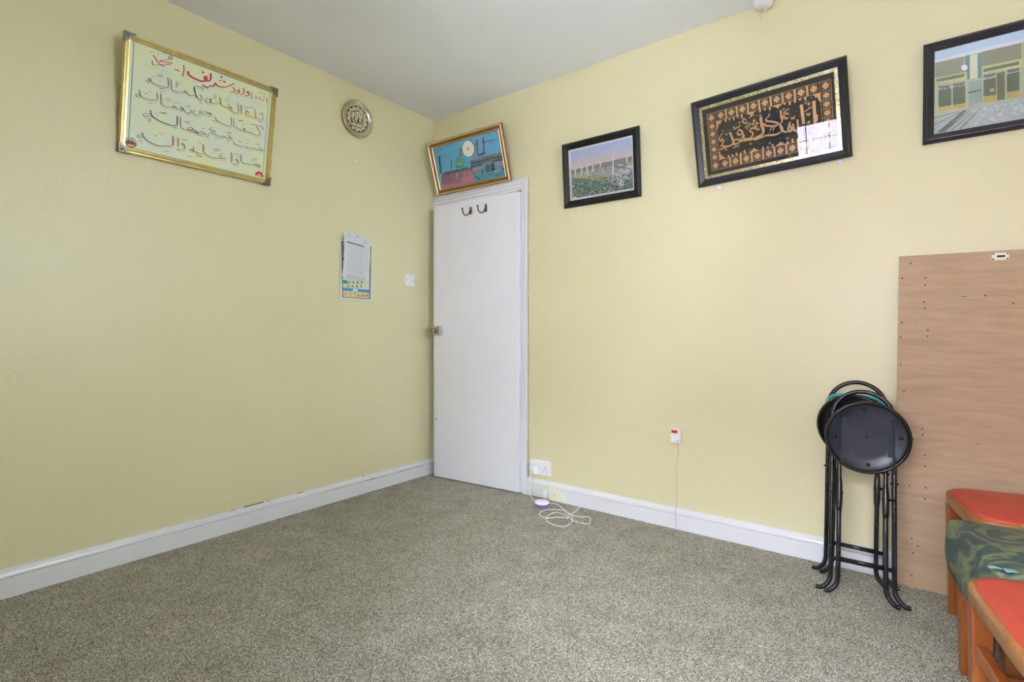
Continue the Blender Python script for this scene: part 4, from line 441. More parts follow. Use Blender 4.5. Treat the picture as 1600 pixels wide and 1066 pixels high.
# ---------------------------------------------------------------- hung pictures
def hang(name, label, cat, wall, s0, z0, w, h, roll, tilt, off, group=None):
    """Empty at the lower left corner; local X along the wall, local Y up the face, local Z out of the face"""
    o = bpy.data.objects.new(name, None); C.objects.link(o); o.empty_display_size = 0.05
    cr, sr, ct, st = math.cos(R(roll)), math.sin(R(roll)), math.cos(R(tilt)), math.sin(R(tilt))
    def vec(du, dv):
        S, Z, O = du, dv*ct, dv*st
        return Vector((S, -O, Z)) if wall == 'R' else Vector((O, S, Z))
    U = vec(cr, sr); V = vec(-sr, cr); N = U.cross(V)
    org = Vector((s0, -off, z0)) if wall == 'R' else Vector((off, s0, z0))
    o.matrix_world = Matrix(((U.x, V.x, N.x, org.x), (U.y, V.y, N.y, org.y), (U.z, V.z, N.z, org.z), (0, 0, 0, 1)))
    return tag(o, label, cat, group)
def solid(prefix, palette, rough=0.6, k=1.0):
    names = list(palette)
    return names, [mat(prefix + ' ' + n_, col(*palette[n_], k), rough, var=0.04, vscale=60) for n_ in names]
def add_polys(mb, polys, names, z0, dz=0.00003):
    for i, (c, pts) in enumerate(polys): mb.poly(pts, z0 + i*dz, names.index(c))

# --- gold framed devotional text on the left wall
w, h = 0.6558, 0.4873
p = hang('framed_text', 'gold framed cream panel lettered in red and black script, on the left wall', 'picture', 'L', -1.8646, 1.7655, w, h, 0.05, 9.38, 0.012)
M_GOLDF = mat('pale gold frame', (0.62, 0.50, 0.20, 1), 0.30, 0.75, var=0.12, vscale=30)
m = MB(); m.rect_sweep(w, h, [(0, -0.010), (0, 0.010), (0.003, 0.014), (0.007, 0.014), (0.009, 0.0105), (0.014, 0.0115), (0.016, 0.008), (0.021, 0.0085), (0.023, 0.004), (0.023, -0.010)])
m.build('frame', M_GOLDF, p)
def marbled(name):
    mm = mat(name, col(216, 221, 188, 1.05), 0.55)
    N, L, q = nodes_of(mm)
    tc = N.new('ShaderNodeTexCoord'); n_ = N.new('ShaderNodeTexNoise'); n_.inputs['Scale'].default_value = 5; n_.inputs['Detail'].default_value = 4; n_.inputs['Distortion'].default_value = 1.2
    L.new(tc.outputs['Object'], n_.inputs['Vector'])
    r_ = N.new('ShaderNodeValToRGB'); e = r_.color_ramp.elements
    e[0].position = 0.30; e[0].color = col(208, 217, 204, 1.05); e[1].position = 0.72; e[1].color = col(224, 220, 154, 1.05)
    x = e.new(0.5); x.color = col(215, 222, 186, 1.05)
    L.new(n_.outputs['Fac'], r_.inputs['Fac']); L.new(r_.outputs['Color'], q.inputs['Base Color'])
    return mm
pal = {'r': (196, 44, 50), 'k': (52, 66, 58), 'kt': (60, 70, 64), 'rt': (202, 116, 110), 'g': (150, 176, 140), 'blue': (92, 132, 160), 'rim': (70, 70, 66),
       'sunset': (168, 78, 50), 'dusk': (176, 168, 158), 'dome': (92, 64, 40), 'pale': (226, 214, 190), 'red': (206, 52, 44), 'leaf': (74, 106, 60)}
names, mats_ = solid('text panel', pal, 0.5)
m = MB()
m.box((0.020, 0.020, -0.006), (w-0.020, h-0.020, 0.002), len(mats_))
z = 0.00205
for x0, y0, x1, y1, c in ((33, 24, 36.5, h*1000-24, 'blue'), (w*1000-38, 24, w*1000-35.5, h*1000-24, 'blue'), (24, h*1000-26, w*1000-24, h*1000-24.3, 'rim'), (24, 24, w*1000-24, 25.3, 'rim')):
    m.poly([(x0, y0), (x1, y0), (x1, y1), (x0, y1)], z, names.index(c))
for i, (c, wd, pts) in enumerate(ART['panel_strokes']):
    m.ribbon(pts, wd*(1.2 if c == 'r' and wd > 3 else 0.8 if c == 'rt' else 1.3 if c == 'k' else 1.0), 0.0021 + (0.00004 if c in ('rt', 'g') else 0.00012) + i*1e-7, names.index(c), nib=R(35) if wd > 1.8 else None)
# round photo sticker lower left, red fan sticker lower right
disc_of(m, (44, 47), 21.5, 0.0023, names.index('dusk')); 
m.poly([(44+21.5*math.cos(a), 47+21.5*math.sin(a)) for a in [R(180+180*i/20) for i in range(21)]], 0.00235, names.index('sunset'))
m.poly([(28, 44), (60, 44), (58, 50), (50, 50), (48, 58), (44, 50), (36, 52), (34, 60), (31, 50)], 0.0024, names.index('dome'))
m.poly([(30, 36), (58, 38), (52, 32), (36, 31)], 0.0024, names.index('pale')); m.poly([(34, 42), (50, 43), (48, 39), (37, 39)], 0.00245, names.index('red'))
m.poly([(602+22*math.cos(R(a)), 36+22*math.sin(R(a))) for a in range(-8, 189, 8)], 0.0023, names.index('red'))
m.poly([(602+10*math.cos(R(a)), 35+10*math.sin(R(a))) for a in range(0, 181, 12)], 0.00235, names.index('pale'))
m.poly([(602+6*math.cos(R(a)), 33+6*math.sin(R(a))) for a in range(0, 181, 15)], 0.0024, names.index('leaf'))
m.build('text_sheet', mats_ + [marbled('marbled cream sheet')], p, fixn=False)
M_CORN = mat('tarnished corner metal', (0.20, 0.17, 0.13, 1), 0.4, 0.8, var=0.5, vscale=140)
for cx, cy, sx, sy in ((0, 0, 1, 1), (w, 0, -1, 1), (w, h, -1, -1), (0, h, 1, -1)):
    c = MB()
    L_ = 0.040
    outl = [(-0.002, -0.002), (L_, -0.002), (L_-0.004, 0.006), (0.027, 0.010), (0.024, 0.018), (0.018, 0.020), (0.016, 0.028), (0.008, 0.030), (0.006, L_-0.002), (-0.002, L_)]
    top = [c.bm.verts.new((cx+sx*x, cy+sy*y, 0.0165)) for x, y in outl]; bot = [c.bm.verts.new((cx+sx*x, cy+sy*y, -0.008)) for x, y in outl]
    c.bm.faces.new(top); c.bm.faces.new(list(reversed(bot)))
    for i in range(len(outl)): c.bm.faces.new([top[i], bot[i], bot[(i+1) % len(outl)], top[(i+1) % len(outl)]])
    for (x, y, r_) in ((0.008, 0.008, 0.005), (0.018, 0.006, 0.0035), (0.006, 0.018, 0.0035), (0.014, 0.013, 0.003)):
        c.lathe([(r_, 0), (r_*0.8, 0.0012), (0, 0.002)], (cx+sx*x, cy+sy*y, 0.0164), 10)
    c.build('corner_ornament', M_CORN, p)

# --- round plaque
p = hang('round_plaque', 'round plate with gold rim and black script, on the left wall under the ceiling', 'wall plaque', 'L', -0.6595, 2.2915, 1, 1, 0, 4, 0.014)
M_GOLDP = mat('polished gold rim', (0.72, 0.55, 0.24, 1), 0.22, 0.9, var=0.1, vscale=20)
M_SILV = mat('silvered plate', (0.62, 0.60, 0.55, 1), 0.25, 0.85, var=0.1, vscale=25)
m = MB(); m.lathe([(0.070, -0.008), (0.098, -0.004), (0.107, 0.010), (0.108, 0.0145), (0.104, 0.0165), (0.099, 0.0150)], seg=56); m.build('rim', M_GOLDP, p)
m = MB(); m.lathe([(0.099, 0.0150), (0.093, 0.009), (0.086, 0.0045), (0.078, 0.0035), (0.0, 0.0035)], seg=56); m.build('dish', M_SILV, p)
names, mats_ = solid('plaque', {'face': (204, 192, 158), 'ink': (30, 34, 30), 'ring': (58, 66, 74), 'grn': (150, 160, 126)}, 0.4)
m = MB()
disc_of(m, (0, 0), 81, 0.0037, names.index('ring'), 56); disc_of(m, (0, 0), 78, 0.0038, names.index('face'), 56); disc_of(m, (0, 0), 76, 0.0039, names.index('ink'), 56); disc_of(m, (0, 0), 73, 0.0040, names.index('face'), 56)
for k_ in range(14):
    a = 2*PI*k_/14; ca, sa = math.cos(a), math.sin(a)
    m.poly([(ca*73.5-sa*t*13, sa*73.5+ca*t*13) if abs(t) > 0.9 else (ca*(71-7*(1-abs(t)))-sa*t*8, sa*(71-7*(1-abs(t)))+ca*t*8) for t in (-1, -0.5, 0, 0.5, 1)], 0.0041, names.index('ink'))
    b_ = a + PI/14; disc_of(m, (55*math.cos(b_), 55*math.sin(b_)), 1.6, 0.0041, names.index('grn'), 8)
for i, (wd, pts) in enumerate(ART['plaque_strokes']):
    m.ribbon([(x+14.5, y+8.5) for x, y in pts], wd*1.2, 0.0042+i*1e-6, names.index('ink'), nib=R(20) if wd > 4.5 else None)
m.build('face', mats_, p, fixn=False)

# --- picture with the clock, resting on the door head
w, h = 0.6435, 0.3482
p = hang('clock_picture', 'gold framed blue mosque picture with round white clock, resting on the door frame', 'picture', 'R', 0.0659, 1.9512, w, h, -0.87, 17.54, 0.0185)
M_GOLDB = mat('bronze gold frame', (0.26, 0.125, 0.04, 1), 0.36, 0.25, var=0.2, vscale=40)
M_GOLDL = mat('bright gold bead', (0.76, 0.58, 0.32, 1), 0.28, 0.75, var=0.1, vscale=60)
m = MB(); m.rect_sweep(w, h, [(0, 0.0), (0, 0.014), (0.003, 0.018), (0.013, 0.018), (0.017, 0.012), (0.030, 0.009), (0.038, 0.005), (0.040, 0.0)]); fr = m.build('frame', M_GOLDB, p)
m = MB(); m.rect_sweep(w, h, [(0.003, 0.0178), (0.006, 0.0205), (0.010, 0.0205), (0.013, 0.0178)]); m.rect_sweep(w, h, [(0.030, 0.0088), (0.033, 0.0112), (0.036, 0.009), (0.036, 0.006)]); m.build('bead', M_GOLDL, fr)
pal = {'sky': (98, 174, 212), 'brown': (136, 98, 98), 'pink': (182, 124, 146), 'mauve': (154, 112, 130), 'dgreen': (62, 98, 102), 'green': (82, 158, 112), 'green2': (66, 130, 108), 'teal': (84, 154, 166), 'pale': (186, 176, 176), 'dark': (62, 54, 66), 'white': (220, 216, 210)}
names, mats_ = solid('clock picture', pal, 0.35)
m = MB(); m.box((0.036, 0.036, 0.0), (w-0.036, h-0.036, 0.003), 0)
m.poly([(38, 38), (w*1000-38, 38), (w*1000-38, h*1000-38), (38, h*1000-38)], 0.0032, 0)
def inside(pts, x0, y0, x1, y1): return [(min(max(x, x0), x1), min(max(y, y0), y1)) for x, y in pts]
for i, (c, pts) in enumerate(ART['tilt_polys']):
    if i < 2: continue
    m.poly(inside(pts, 38, 38, w*1000-38, h*1000-38), 0.0033+i*0.00001, names.index(c))
for pts in ART['tilt_strokes']: m.ribbon(inside(pts, 40, 40, w*1000-40, h*1000-40), 2.6, 0.0054, names.index('brown'), nib=R(30))
rnd = random.Random(11)
def specks(mb, n_, box, sizes, z, cols, slope=0.0):
    for i in range(n_):
        x, y = rnd.uniform(box[0], box[2]), rnd.uniform(box[1], box[3]); a, b_ = rnd.uniform(*sizes), rnd.uniform(*sizes)*0.6
        y += slope*(x-box[0])
        j1, j2, j3 = rnd.uniform(-0.4, 0.5)*a, rnd.uniform(-0.5, 0.6)*b_, rnd.uniform(0.1, 0.9)*a
        mb.poly([(x, y), (x+a, y+a*slope+j2), (x+j3, y+b_)] if rnd.random() < 0.45 else [(x, y), (x+a*0.8, y+a*slope), (x+a, y+b_*0.8), (x+a*0.2, y+b_)], z+i*0.000002, names.index(rnd.choice(cols)))
specks(m, 260, (55, 46, 320, 128), (3, 9), 0.0056, ['mauve', 'brown', 'pink', 'dark', 'pink', 'pale'])
specks(m, 60, (60, 120, 310, 150), (3, 9), 0.0056, ['dgreen', 'brown', 'mauve', 'dgreen'])
specks(m, 220, (345, 50, 590, 150), (2, 8), 0.0056, ['teal', 'dgreen', 'sky', 'green2', 'mauve'])
specks(m, 130, (310, 138, 590, 200), (3, 8), 0.0056, ['brown', 'dgreen', 'mauve', 'pale'])
m.build('print', mats_, p, fixn=False)
ck = MB(); cc = (0.3475, 0.2495)
ck.lathe([(0.0535, 0.004), (0.0535, 0.0075), (0.0515, 0.0085), (0.0505, 0.0075)], (cc[0], cc[1], 0), 48, 1)
ck.lathe([(0.0505, 0.0075), (0, 0.0075)], (cc[0], cc[1], 0), 48, 0)
for k_ in range(12):
    a = 2*PI*k_/12; ck.box((-0.0008, 0.042, 0.0076), (0.0008, 0.048, 0.0079), 2, 0, Matrix.Translation((cc[0], cc[1], 0)) @ Matrix.Rotation(a, 4, 'Z'))
clk = ck.build('clock_face', [mat('clock white', col(226, 222, 216, 1.1), 0.4, var=0.02), mat('clock rim', col(70, 80, 84), 0.4, var=0.05), mat('clock marks', col(170, 164, 160), 0.5, var=0.03)], p)
ck = MB()
ck.lathe([(0.0, 0.0115), (0.005, 0.011), (0.009, 0.0085), (0.009, 0.0076)], (cc[0], cc[1], 0), 16)
ck.box((-0.001, 0, 0.009), (0.001, 0.034, 0.0097), 0, 0, Matrix.Translation((cc[0], cc[1], 0)) @ Matrix.Rotation(R(76), 4, 'Z'))
ck.box((-0.0014, 0, 0.0085), (0.0014, 0.022, 0.0090), 0, 0, Matrix.Translation((cc[0], cc[1], 0)) @ Matrix.Rotation(R(110), 4, 'Z'))
ck.build('clock_hand', M_GOLDL, clk)
m = MB(); m.box((0.438, h-0.002, 0.002), (0.454, h+0.008, 0.006), bev=0.002); m.build('hanger', M_BRASS, p)

# --- black framed pictures on the right wall
M_FRAMEB = mat('black lacquered frame', (0.022, 0.023, 0.030, 1), 0.32, var=0.2, vscale=40)
FP = [(0, 0.0), (0, 0.010), (0.002, 0.013), (0.010, 0.021), (0.014, 0.022), (0.031, 0.012), (0.034, 0.0080), (0.034, 0.0)]
def glass_pane(p, w, h, d, z):
    m = MB(); m.box((d, d, z), (w-d, h-d, z+0.0012)); return m.build('glass', M_GLASS, p)

M_MATTEB = mat('matt black frame', (0.012, 0.0125, 0.013, 1), 0.5, spec=0.3, var=0.1, vscale=40)
# mosque view
w, h = 0.4724, 0.3628
p = hang('mosque_picture', 'small black framed photograph of a white mosque with minarets, right of the door', 'picture', 'R', 1.0914, 1.7136, w, h, -0.28, 4.94, 0.004)
m = MB(); m.rect_sweep(w, h, [(a*1.12, b_) for a, b_ in FP]); m.build('frame', M_MATTEB, p)
pal = {'mat': (240, 238, 236), 'sky1': (172, 190, 212), 'sky2': (184, 190, 208), 'sky3': (206, 188, 186), 'city': (128, 140, 128), 'roof': (168, 172, 170), 'facade': (176, 178, 134), 'plaza': (196, 202, 212), 'trees': (92, 126, 118), 'white': (222, 226, 230), 'dark': (82, 92, 100), 'slit': (112, 116, 92), 'teal': (60, 104, 108), 'pale': (176, 196, 190), 'deep': (44, 66, 66), 'tan': (160, 146, 132)}
names, mats_ = solid('mosque print', pal, 0.4, 1.38)
m = MB(); m.box((0.034, 0.034, 0.0), (w-0.034, h-0.034, 0.003), 0)
for i_, (c_, pts_) in enumerate([q for q in ART['mosque_polys'] if q[0] not in ('mat', 'sky1', 'sky2', 'sky3')]): m.poly([(min(max(x_, 53), 427), max(y_, 50)) for x_, y_ in pts_], 0.0040+i_*0.00001, names.index(c_))
# printed sky, banded from blue to a warm horizon
x0, x1, yb, yt = 53, 427, 190, 314
bands = 14
for i in range(bands):
    t = i/(bands-1); nm = 'sky band %d' % i
    c0, c1 = (226, 202, 196), (176, 198, 226)
    names.append(nm); mats_.append(mat(nm, col(*[c0[j]+(c1[j]-c0[j])*t for j in range(3)], 1.3), 0.4, var=0.01))
    ya, yb2 = yb+(yt-yb)*i/bands, yb+(yt-yb)*(i+1)/bands
    m.poly([(x0, ya), (x1, ya), (x1, yb2), (x0, yb2)], 0.0034, len(names)-1)
m.poly([(53, 50), (427, 50), (427, 192), (53, 192)], 0.0035, names.index('city'))
specks(m, 170, (54, 146, 414, 190), (4, 14), 0.0046, ['white', 'city', 'tan', 'dark', 'roof', 'facade'])
specks(m, 640, (54, 50, 412, 130), (5, 16), 0.0047, ['trees', 'teal', 'dark', 'pale', 'trees', 'facade', 'deep'])
specks(m, 90, (300, 110, 412, 175), (5, 16), 0.0049, ['plaza', 'white', 'roof', 'dark', 'tan'], -0.1)
# redraw the minarets above the busy ground
add_polys(m, [q for q in ART['mosque_polys'] if q[0] in ('white', 'slit')], names, 0.0052, 0.00001)
m.build('print', mats_, p, fixn=False)
glass_pane(p, w, h, 0.036, 0.0062)

# embroidery
w, h = 0.6373, 0.4039
p = hang('framed_embroidery', 'black framed black cloth embroidered with gold script, behind reflecting glass, right wall', 'picture', 'R', 1.8632, 1.7042, w, h, 2.19, 9.88, 0.004)
m = MB(); m.rect_sweep(w, h, FP); m.build('frame', M_FRAMEB, p)
def foil():
    mm = mat('glitter foil', (0.7, 0.68, 0.5, 1), 0.3, 0.6)
    N, L, q = nodes_of(mm); tc = N.new('ShaderNodeTexCoord'); v = N.new('ShaderNodeTexVoronoi'); v.inputs['Scale'].default_value = 190
    L.new(tc.outputs['Object'], v.inputs['Vector']); s_ = N.new('ShaderNodeSeparateColor'); L.new(v.outputs['Color'], s_.inputs[0])
    r_ = N.new('ShaderNodeValToRGB'); e = r_.color_ramp.elements; e[0].color = col(120, 122, 84); e[1].color = col(250, 244, 206)
    for pos, c in ((0.3, col(206, 196, 120)), (0.5, col(170, 200, 160)), (0.7, col(226, 200, 170))):
        x = e.new(pos); x.color = c
    L.new(s_.outputs[0], r_.inputs['Fac']); L.new(r_.outputs['Color'], q.inputs['Base Color'])
    return mm
m = MB(); m.rect_sweep(w, h, [(0.032, 0.0), (0.032, 0.0065), (0.048, 0.0065), (0.048, 0.0)]); m.build('foil_border', foil(), p)
GOLD = mat('gold thread', col(206, 162, 110, 1.3), 0.5, 0.1, var=0.15, vscale=300); WHT = mat('silver sequin', col(226, 220, 205), 0.35, var=0.05)
CLOTH = mat('black velvet', (0.020, 0.021, 0.024, 1), 0.8, var=0.2, vscale=60)
m = MB(); m.box((0.030, 0.030, 0.0), (w-0.030, h-0.030, 0.0028), 0)
ZT = 0.0031
def rect(x0, y0, x1, y1, mi=1, z=ZT): m.poly([(x0, y0), (x1, y0), (x1, y1), (x0, y1)], z, mi)
def outline(x0, y0, x1, y1, t=1.8):
    rect(x0, y0, x1, y0+t); rect(x0, y1-t, x1, y1); rect(x0, y0+t, x0+t, y1-t); rect(x1-t, y0+t, x1, y1-t)
BX0, BX1, BY0, BY1, IX0, IX1, IY0, IY1 = 68, 577, 67, 332, 107, 537, 110, 289
outline(BX0, BY0, BX1, BY1)
rect(IX0, BY0, IX0+1.6, BY1); rect(IX1-1.6, BY0, IX1, BY1); rect(BX0, IY0, BX1, IY0+1.6); rect(BX0, IY1-1.6, BX1, IY1)
def motif(cx, cy, a, b_):
    a *= 0.9; b_ *= 0.9
    st = [(0.25, 1), (0.25, 0.72), (0.5, 0.72), (0.5, 0.42), (0.8, 0.42), (0.8, 0.2), (1, 0.2)]
    q1 = [(x*a, y*b_) for x, y in st]
    pts = q1 + [(x, -y) for x, y in reversed(q1)] + [(-x, -y) for x, y in q1] + [(-x, y) for x, y in reversed(q1)]
    m.poly([(cx+x, cy+y) for x, y in pts], ZT, 1)
    for sx in (-1, 1):
        for sy in (-1, 1):
            disc_of(m, (cx+sx*a*0.86, cy+sy*b_*0.80), 1.9, ZT, 2, 8); disc_of(m, (cx+sx*a*0.52, cy+sy*b_*1.06), 1.4, ZT, 1, 6)
NC = 9; pitch = (IX1-IX0)/NC
for i in range(NC):
    cx = IX0 + pitch*(i+0.5)
    for cy in ((BY0+IY0)/2, (BY1+IY1)/2): motif(cx, cy, 16, 17)
    if i:
        for ya, yb_ in ((BY0+2, IY0), (IY1, BY1-2)): rect(IX0+pitch*i-4.5, ya, IX0+pitch*i+4.5, yb_)
NR = 5; rp = (IY1-IY0)/NR
for j in range(NR):
    cy = IY0 + rp*(j+0.5)
    for cx in ((BX0+IX0)/2, (BX1+IX1)/2): motif(cx, cy, 15, 13)
    if j:
        for xa, xb in ((BX0+2, IX0), (IX1, BX1-2)): rect(xa, IY0+rp*j-1.2, xb, IY0+rp*j+1.2)
for cx in ((BX0+IX0)/2, (BX1+IX1)/2):
    for cy in ((BY0+IY0)/2, (BY1+IY1)/2): motif(cx, cy, 15, 17)
# stubs and corner fans inside the border
for base, s_ in ((IY0+1.6, 1), (IY1-1.6, -1)):
    for i, hx in enumerate((150, 168, 186, 204, 222, 300, 320, 340, 400, 420, 440, 460, 480)):
        hh_ = (12, 9, 14, 9, 16)[i % 5]; rect(hx-4, min(base, base+s_*hh_), hx+4, max(base, base+s_*hh_))
    for cx in (262, 372): m.poly([(cx-22, base), (cx+22, base), (cx+8, base+s_*9), (cx, base+s_*17), (cx-8, base+s_*9)][::s_], ZT, 1)
for cx, sx in ((IX0, 1), (IX1, -1)):
    for cy, sy in ((IY0, 1), (IY1, -1)):
        m.poly([(cx, cy), (cx+sx*34, cy+sy*1), (cx+sx*20, cy+sy*8), (cx+sx*22, cy+sy*16), (cx+sx*10, cy+sy*16), (cx+sx*8, cy+sy*30), (cx, cy+sy*42)], ZT+0.0001, 1)
rnd = random.Random(8)
for i in range(120):
    x, y = rnd.uniform(IX0+8, IX1-8), rnd.uniform(IY0+10, IY1-10)
    disc_of(m, (x, y), rnd.uniform(1.2, 1.8), ZT-0.0002, 2, 6)
for x, y in ((150, 218), (185, 240), (300, 262), (395, 262), (250, 150), (330, 132), (400, 135), (480, 262), (140, 150), (210, 255)):
    for a in (0, 60, 120): m.ribbon([(x-6*math.cos(R(a)), y-6*math.sin(R(a))), (x+6*math.cos(R(a)), y+6*math.sin(R(a)))], 1.8, ZT+0.0001, 1)
for i, (wd, pts) in enumerate(ART['embr_text']): m.ribbon(pts, wd*1.22, ZT+0.0003+i*1e-6, 1, nib=R(40) if wd > 5 else None)
m.build('embroidered_cloth', [CLOTH, GOLD, WHT], p, fixn=False)
glass_pane(p, w, h, 0.032, 0.0075)
M_CLEAR = mat('clear plastic', (0.86, 0.88, 0.90, 1), 0.15, var=0.02)
for x, z, lab in ((1.955, 1.698, 'clear plastic clip under the left end of the embroidery frame'), (2.452, 1.719, 'clear plastic clip under the right end of the embroidery frame')):
    c = MB(); c.box((x-0.011, -0.005, z-0.016), (x+0.011, 0.0, z+0.004), bev=0.002); c.box((x-0.004, -0.014, z-0.014), (x+0.004, -0.005, z-0.004), bev=0.0015)
    tag(c.build('plastic_clip', M_CLEAR), lab, 'clip')
c = MB(); c.box((1.172, -0.004, 1.698), (1.186, 0.0, 1.716), bev=0.001); c.tube([(1.179, -0.004, 1.702), (1.179, -0.010, 1.700), (1.179, -0.012, 1.706)], 0.0022, 8)
tag(c.build('picture_hook', M_CLEAR), 'small pale hook under the photograph of the mosque', 'hook')

# picture cut by the right edge
w, h = 0.56, 0.384
p = hang('shrine_picture', 'black framed photograph of a gilded lattice and doors, highest at the far right', 'picture', 'R', 2.7294, 1.7245, w, h, -0.4, 2.0, 0.004)
m = MB(); m.rect_sweep(w, h, FP); m.build('frame', M_FRAMEB, p)
pal = {'white': (206, 212, 214), 'sky': (182, 200, 214), 'grille': (150, 150, 118), 'teal': (98, 138, 128), 'cream': (206, 206, 178), 'yellow': (196, 190, 120), 'sign': (92, 122, 92), 'pale': (178, 186, 150), 'dgreen': (96, 112, 86), 'gold': (186, 164, 88), 'brown': (110, 112, 84), 'dark': (78, 84, 78), 'screen': (166, 180, 166), 'floor': (170, 180, 174), 'line': (98, 106, 106), 'bulb': (226, 228, 240), 'lat': (116, 122, 96), 'marb': (190, 200, 200)}
names, mats_ = solid('shrine print', pal, 0.4, 1.28)
m = MB(); m.box((0.030, 0.030, 0.0), (w-0.030, h-0.030, 0.003), names.index('pale'))
X0, Y0, X1, Y1 = 33, 33, w*1000-33, h*1000-33
for i, (c, pts) in enumerate(ART['partial_polys']):
    m.poly(inside(pts, X0, Y0, X1, Y1), 0.0031+i*0.00002, names.index(c))
for pts in ART['partial_strokes']: m.ribbon(inside(pts, X0, Y0, X1, Y1), 3.0, 0.0050, names.index('dark'), nib=R(35))
# the same kind of doors and floor carry on past the edge of the photograph
rect_ = lambda c, x0, y0, x1, y1, z_: m.poly([(x0, y0), (x1, y0), (x1, y1), (x0, y1)], z_, names.index(c))
rect_('floor', 290, Y0, X1, 120, 0.0050); rect_('grille', 300, 240, X1, 320, 0.0050); rect_('yellow', 300, 214, X1, 240, 0.0050); rect_('sign', 310, 220, X1-10, 234, 0.0052); rect_('white', 290, 320, X1, Y1, 0.0050); rect_('pale', 300, 120, X1, 214, 0.0050)
for k_ in range(4): rect_('dgreen', 308+k_*54, 128, 350+k_*54, 200, 0.0052)
for xa, xb, ya, yb_ in ((300, X1, 242, 318),):
    x = xa
    while x < xb: rect_('lat', x, ya, x+0.9, yb_, 0.0053); x += 3.2
specks(m, 60, (140, 40, 300, 100), (6, 22), 0.0046, ['marb', 'floor', 'marb'])
m.build('print', mats_, p, fixn=False)
glass_pane(p, w, h, 0.032, 0.0065)

# --- calendar
p = hang('wall_calendar', 'white paper calendar hanging on the left wall beside the light switch', 'calendar', 'L', -0.7713, 1.1883, 0.2276, 0.3608, -2.08, 0, 0.004)
pal = {'paper': (222, 222, 224), 'green': (78, 98, 84), 'lilac': (176, 170, 206), 'violet': (104, 84, 140), 'magenta': (168, 44, 96), 'paleblue': (160, 180, 206), 'cream': (206, 214, 190), 'teal': (48, 150, 130), 'blue': (84, 150, 206), 'white': (226, 230, 236), 'cream2': (224, 210, 150), 'olive': (130, 140, 112), 'red': (206, 104, 72), 'dark': (90, 84, 70), 'black': (44, 48, 48), 'page': (216, 218, 222), 'grey': (168, 172, 180), 'grey2': (150, 154, 160)}
names, mats_ = solid('calendar', pal, 0.6)
m = MB()
b0 = ART['cal_polys'][0][1]
lo = [m.bm.verts.new((x/1000, y/1000, -0.002)) for x, y in b0]; hi_ = [m.bm.verts.new((x/1000, y/1000, 0.0008)) for x, y in b0]
m.bm.faces.new(hi_); 
for i in range(4): m.bm.faces.new([lo[i], lo[(i+1) % 4], hi_[(i+1) % 4], hi_[i]])
add_polys(m, ART['cal_polys'][1:], names, 0.0009, 0.00001)
m.build('backing_sheet', mats_, p, fixn=False)
# the loose top page bellies out from the backing
pg = ART['cal_page']
def belly(x, y):
    t = (y-140)/270.0
    return 0.004 + 0.010*math.sin(max(0, min(1, t))*PI) + 0.003*math.sin(x/40.0)
m = MB()
o_ = pg[0][1]
left = [o_[7], o_[6], o_[0]]; 
TL, TR, BR, BL = o_[0], o_[1], o_[4], o_[6]
nx, ny = 14, 18
rows = []
for j in range(ny+1):
    t = j/ny; row = []
    for i in range(nx+1):
        s_ = i/nx
        lx = BL[0]+(TL[0]-BL[0])*t + 4*math.sin(t*PI); ly = BL[1]+(TL[1]-BL[1])*t
        rx = BR[0]+(TR[0]-BR[0])*t + 3*math.sin(t*PI*0.8); ry = BR[1]+(TR[1]-BR[1])*t
        x, y = lx+(rx-lx)*s_, ly+(ry-ly)*s_
        row.append((x/1000, y/1000, belly(x, y)))
    rows.append(row)
m.grid(rows, names.index('page'))
for i, (c, pts) in enumerate(pg[1:]):
    q = []
    n_ = len(pts)
    xs_ = [a for a, b_ in pts]; W_ = max(xs_)-min(xs_)
    steps = max(1, int(W_/14))
    # long rules follow the curve of the page
    a, b_, c_, d_ = (pts + pts[-1:])[:4]
    for k_ in range(steps):
        t0, t1 = k_/steps, (k_+1)/steps
        top0 = (a[0]+(b_[0]-a[0])*t0, a[1]+(b_[1]-a[1])*t0); top1 = (a[0]+(b_[0]-a[0])*t1, a[1]+(b_[1]-a[1])*t1)
        bot0 = (d_[0]+(c_[0]-d_[0])*t0, d_[1]+(c_[1]-d_[1])*t0); bot1 = (d_[0]+(c_[0]-d_[0])*t1, d_[1]+(c_[1]-d_[1])*t1)
        m.face([(x/1000, y/1000, belly(x, y)+0.0006) for x, y in (top0, top1, bot1, bot0)], names.index(c))
m.build('page', mats_, p, fixn=False)
n_ = MB(); n_.lathe([(0.0035, 0.0), (0.003, 0.0015), (0, 0.002)], (0.098, 0.392, 0.013), 12); n_.lathe([(0.001, -0.02), (0.001, 0.0)], (0.098, 0.392, 0.013), 8); n_.build('pin', M_DARKHOLE, p)

# --- small wall fittings on the left wall
def plate_left(y0, y1, z0, z1): 
    m_ = MB(); m_.box((0.0, y0, z0), (0.009, y1, z1), bev=0.003); return m_
p = thing('light_switch', 'white square light switch on the left wall near the door', 'light switch', (0, -0.2295, 1.3455))
m = MB(); m.box((0.0, -0.043, -0.042), (0.009, 0.043, 0.042), bev=0.003); m.build('face_plate', M_WHITE, p)
m = MB(); m.box((0.008, -0.009, -0.014), (0.0125, 0.009, 0.014), bev=0.002, mtx=Matrix.Rotation(R(6), 4, 'Y')); m.build('rocker', M_WHITE, p)
for dy in (-0.030, 0.030):
    m = MB(); m.lathe([(0, 0), (0.0035, 0), (0.003, 0.001), (0, 0.001)], (0.009, dy, 0), 12, 0, Matrix.Rotation(R(90), 4, 'Y')); m.build('screw', M_BRONZE, p)
p = thing('adhesive_hook', 'tiny white hook stuck on the left wall below the round plate', 'hook', (0, -0.667, 2.0443))
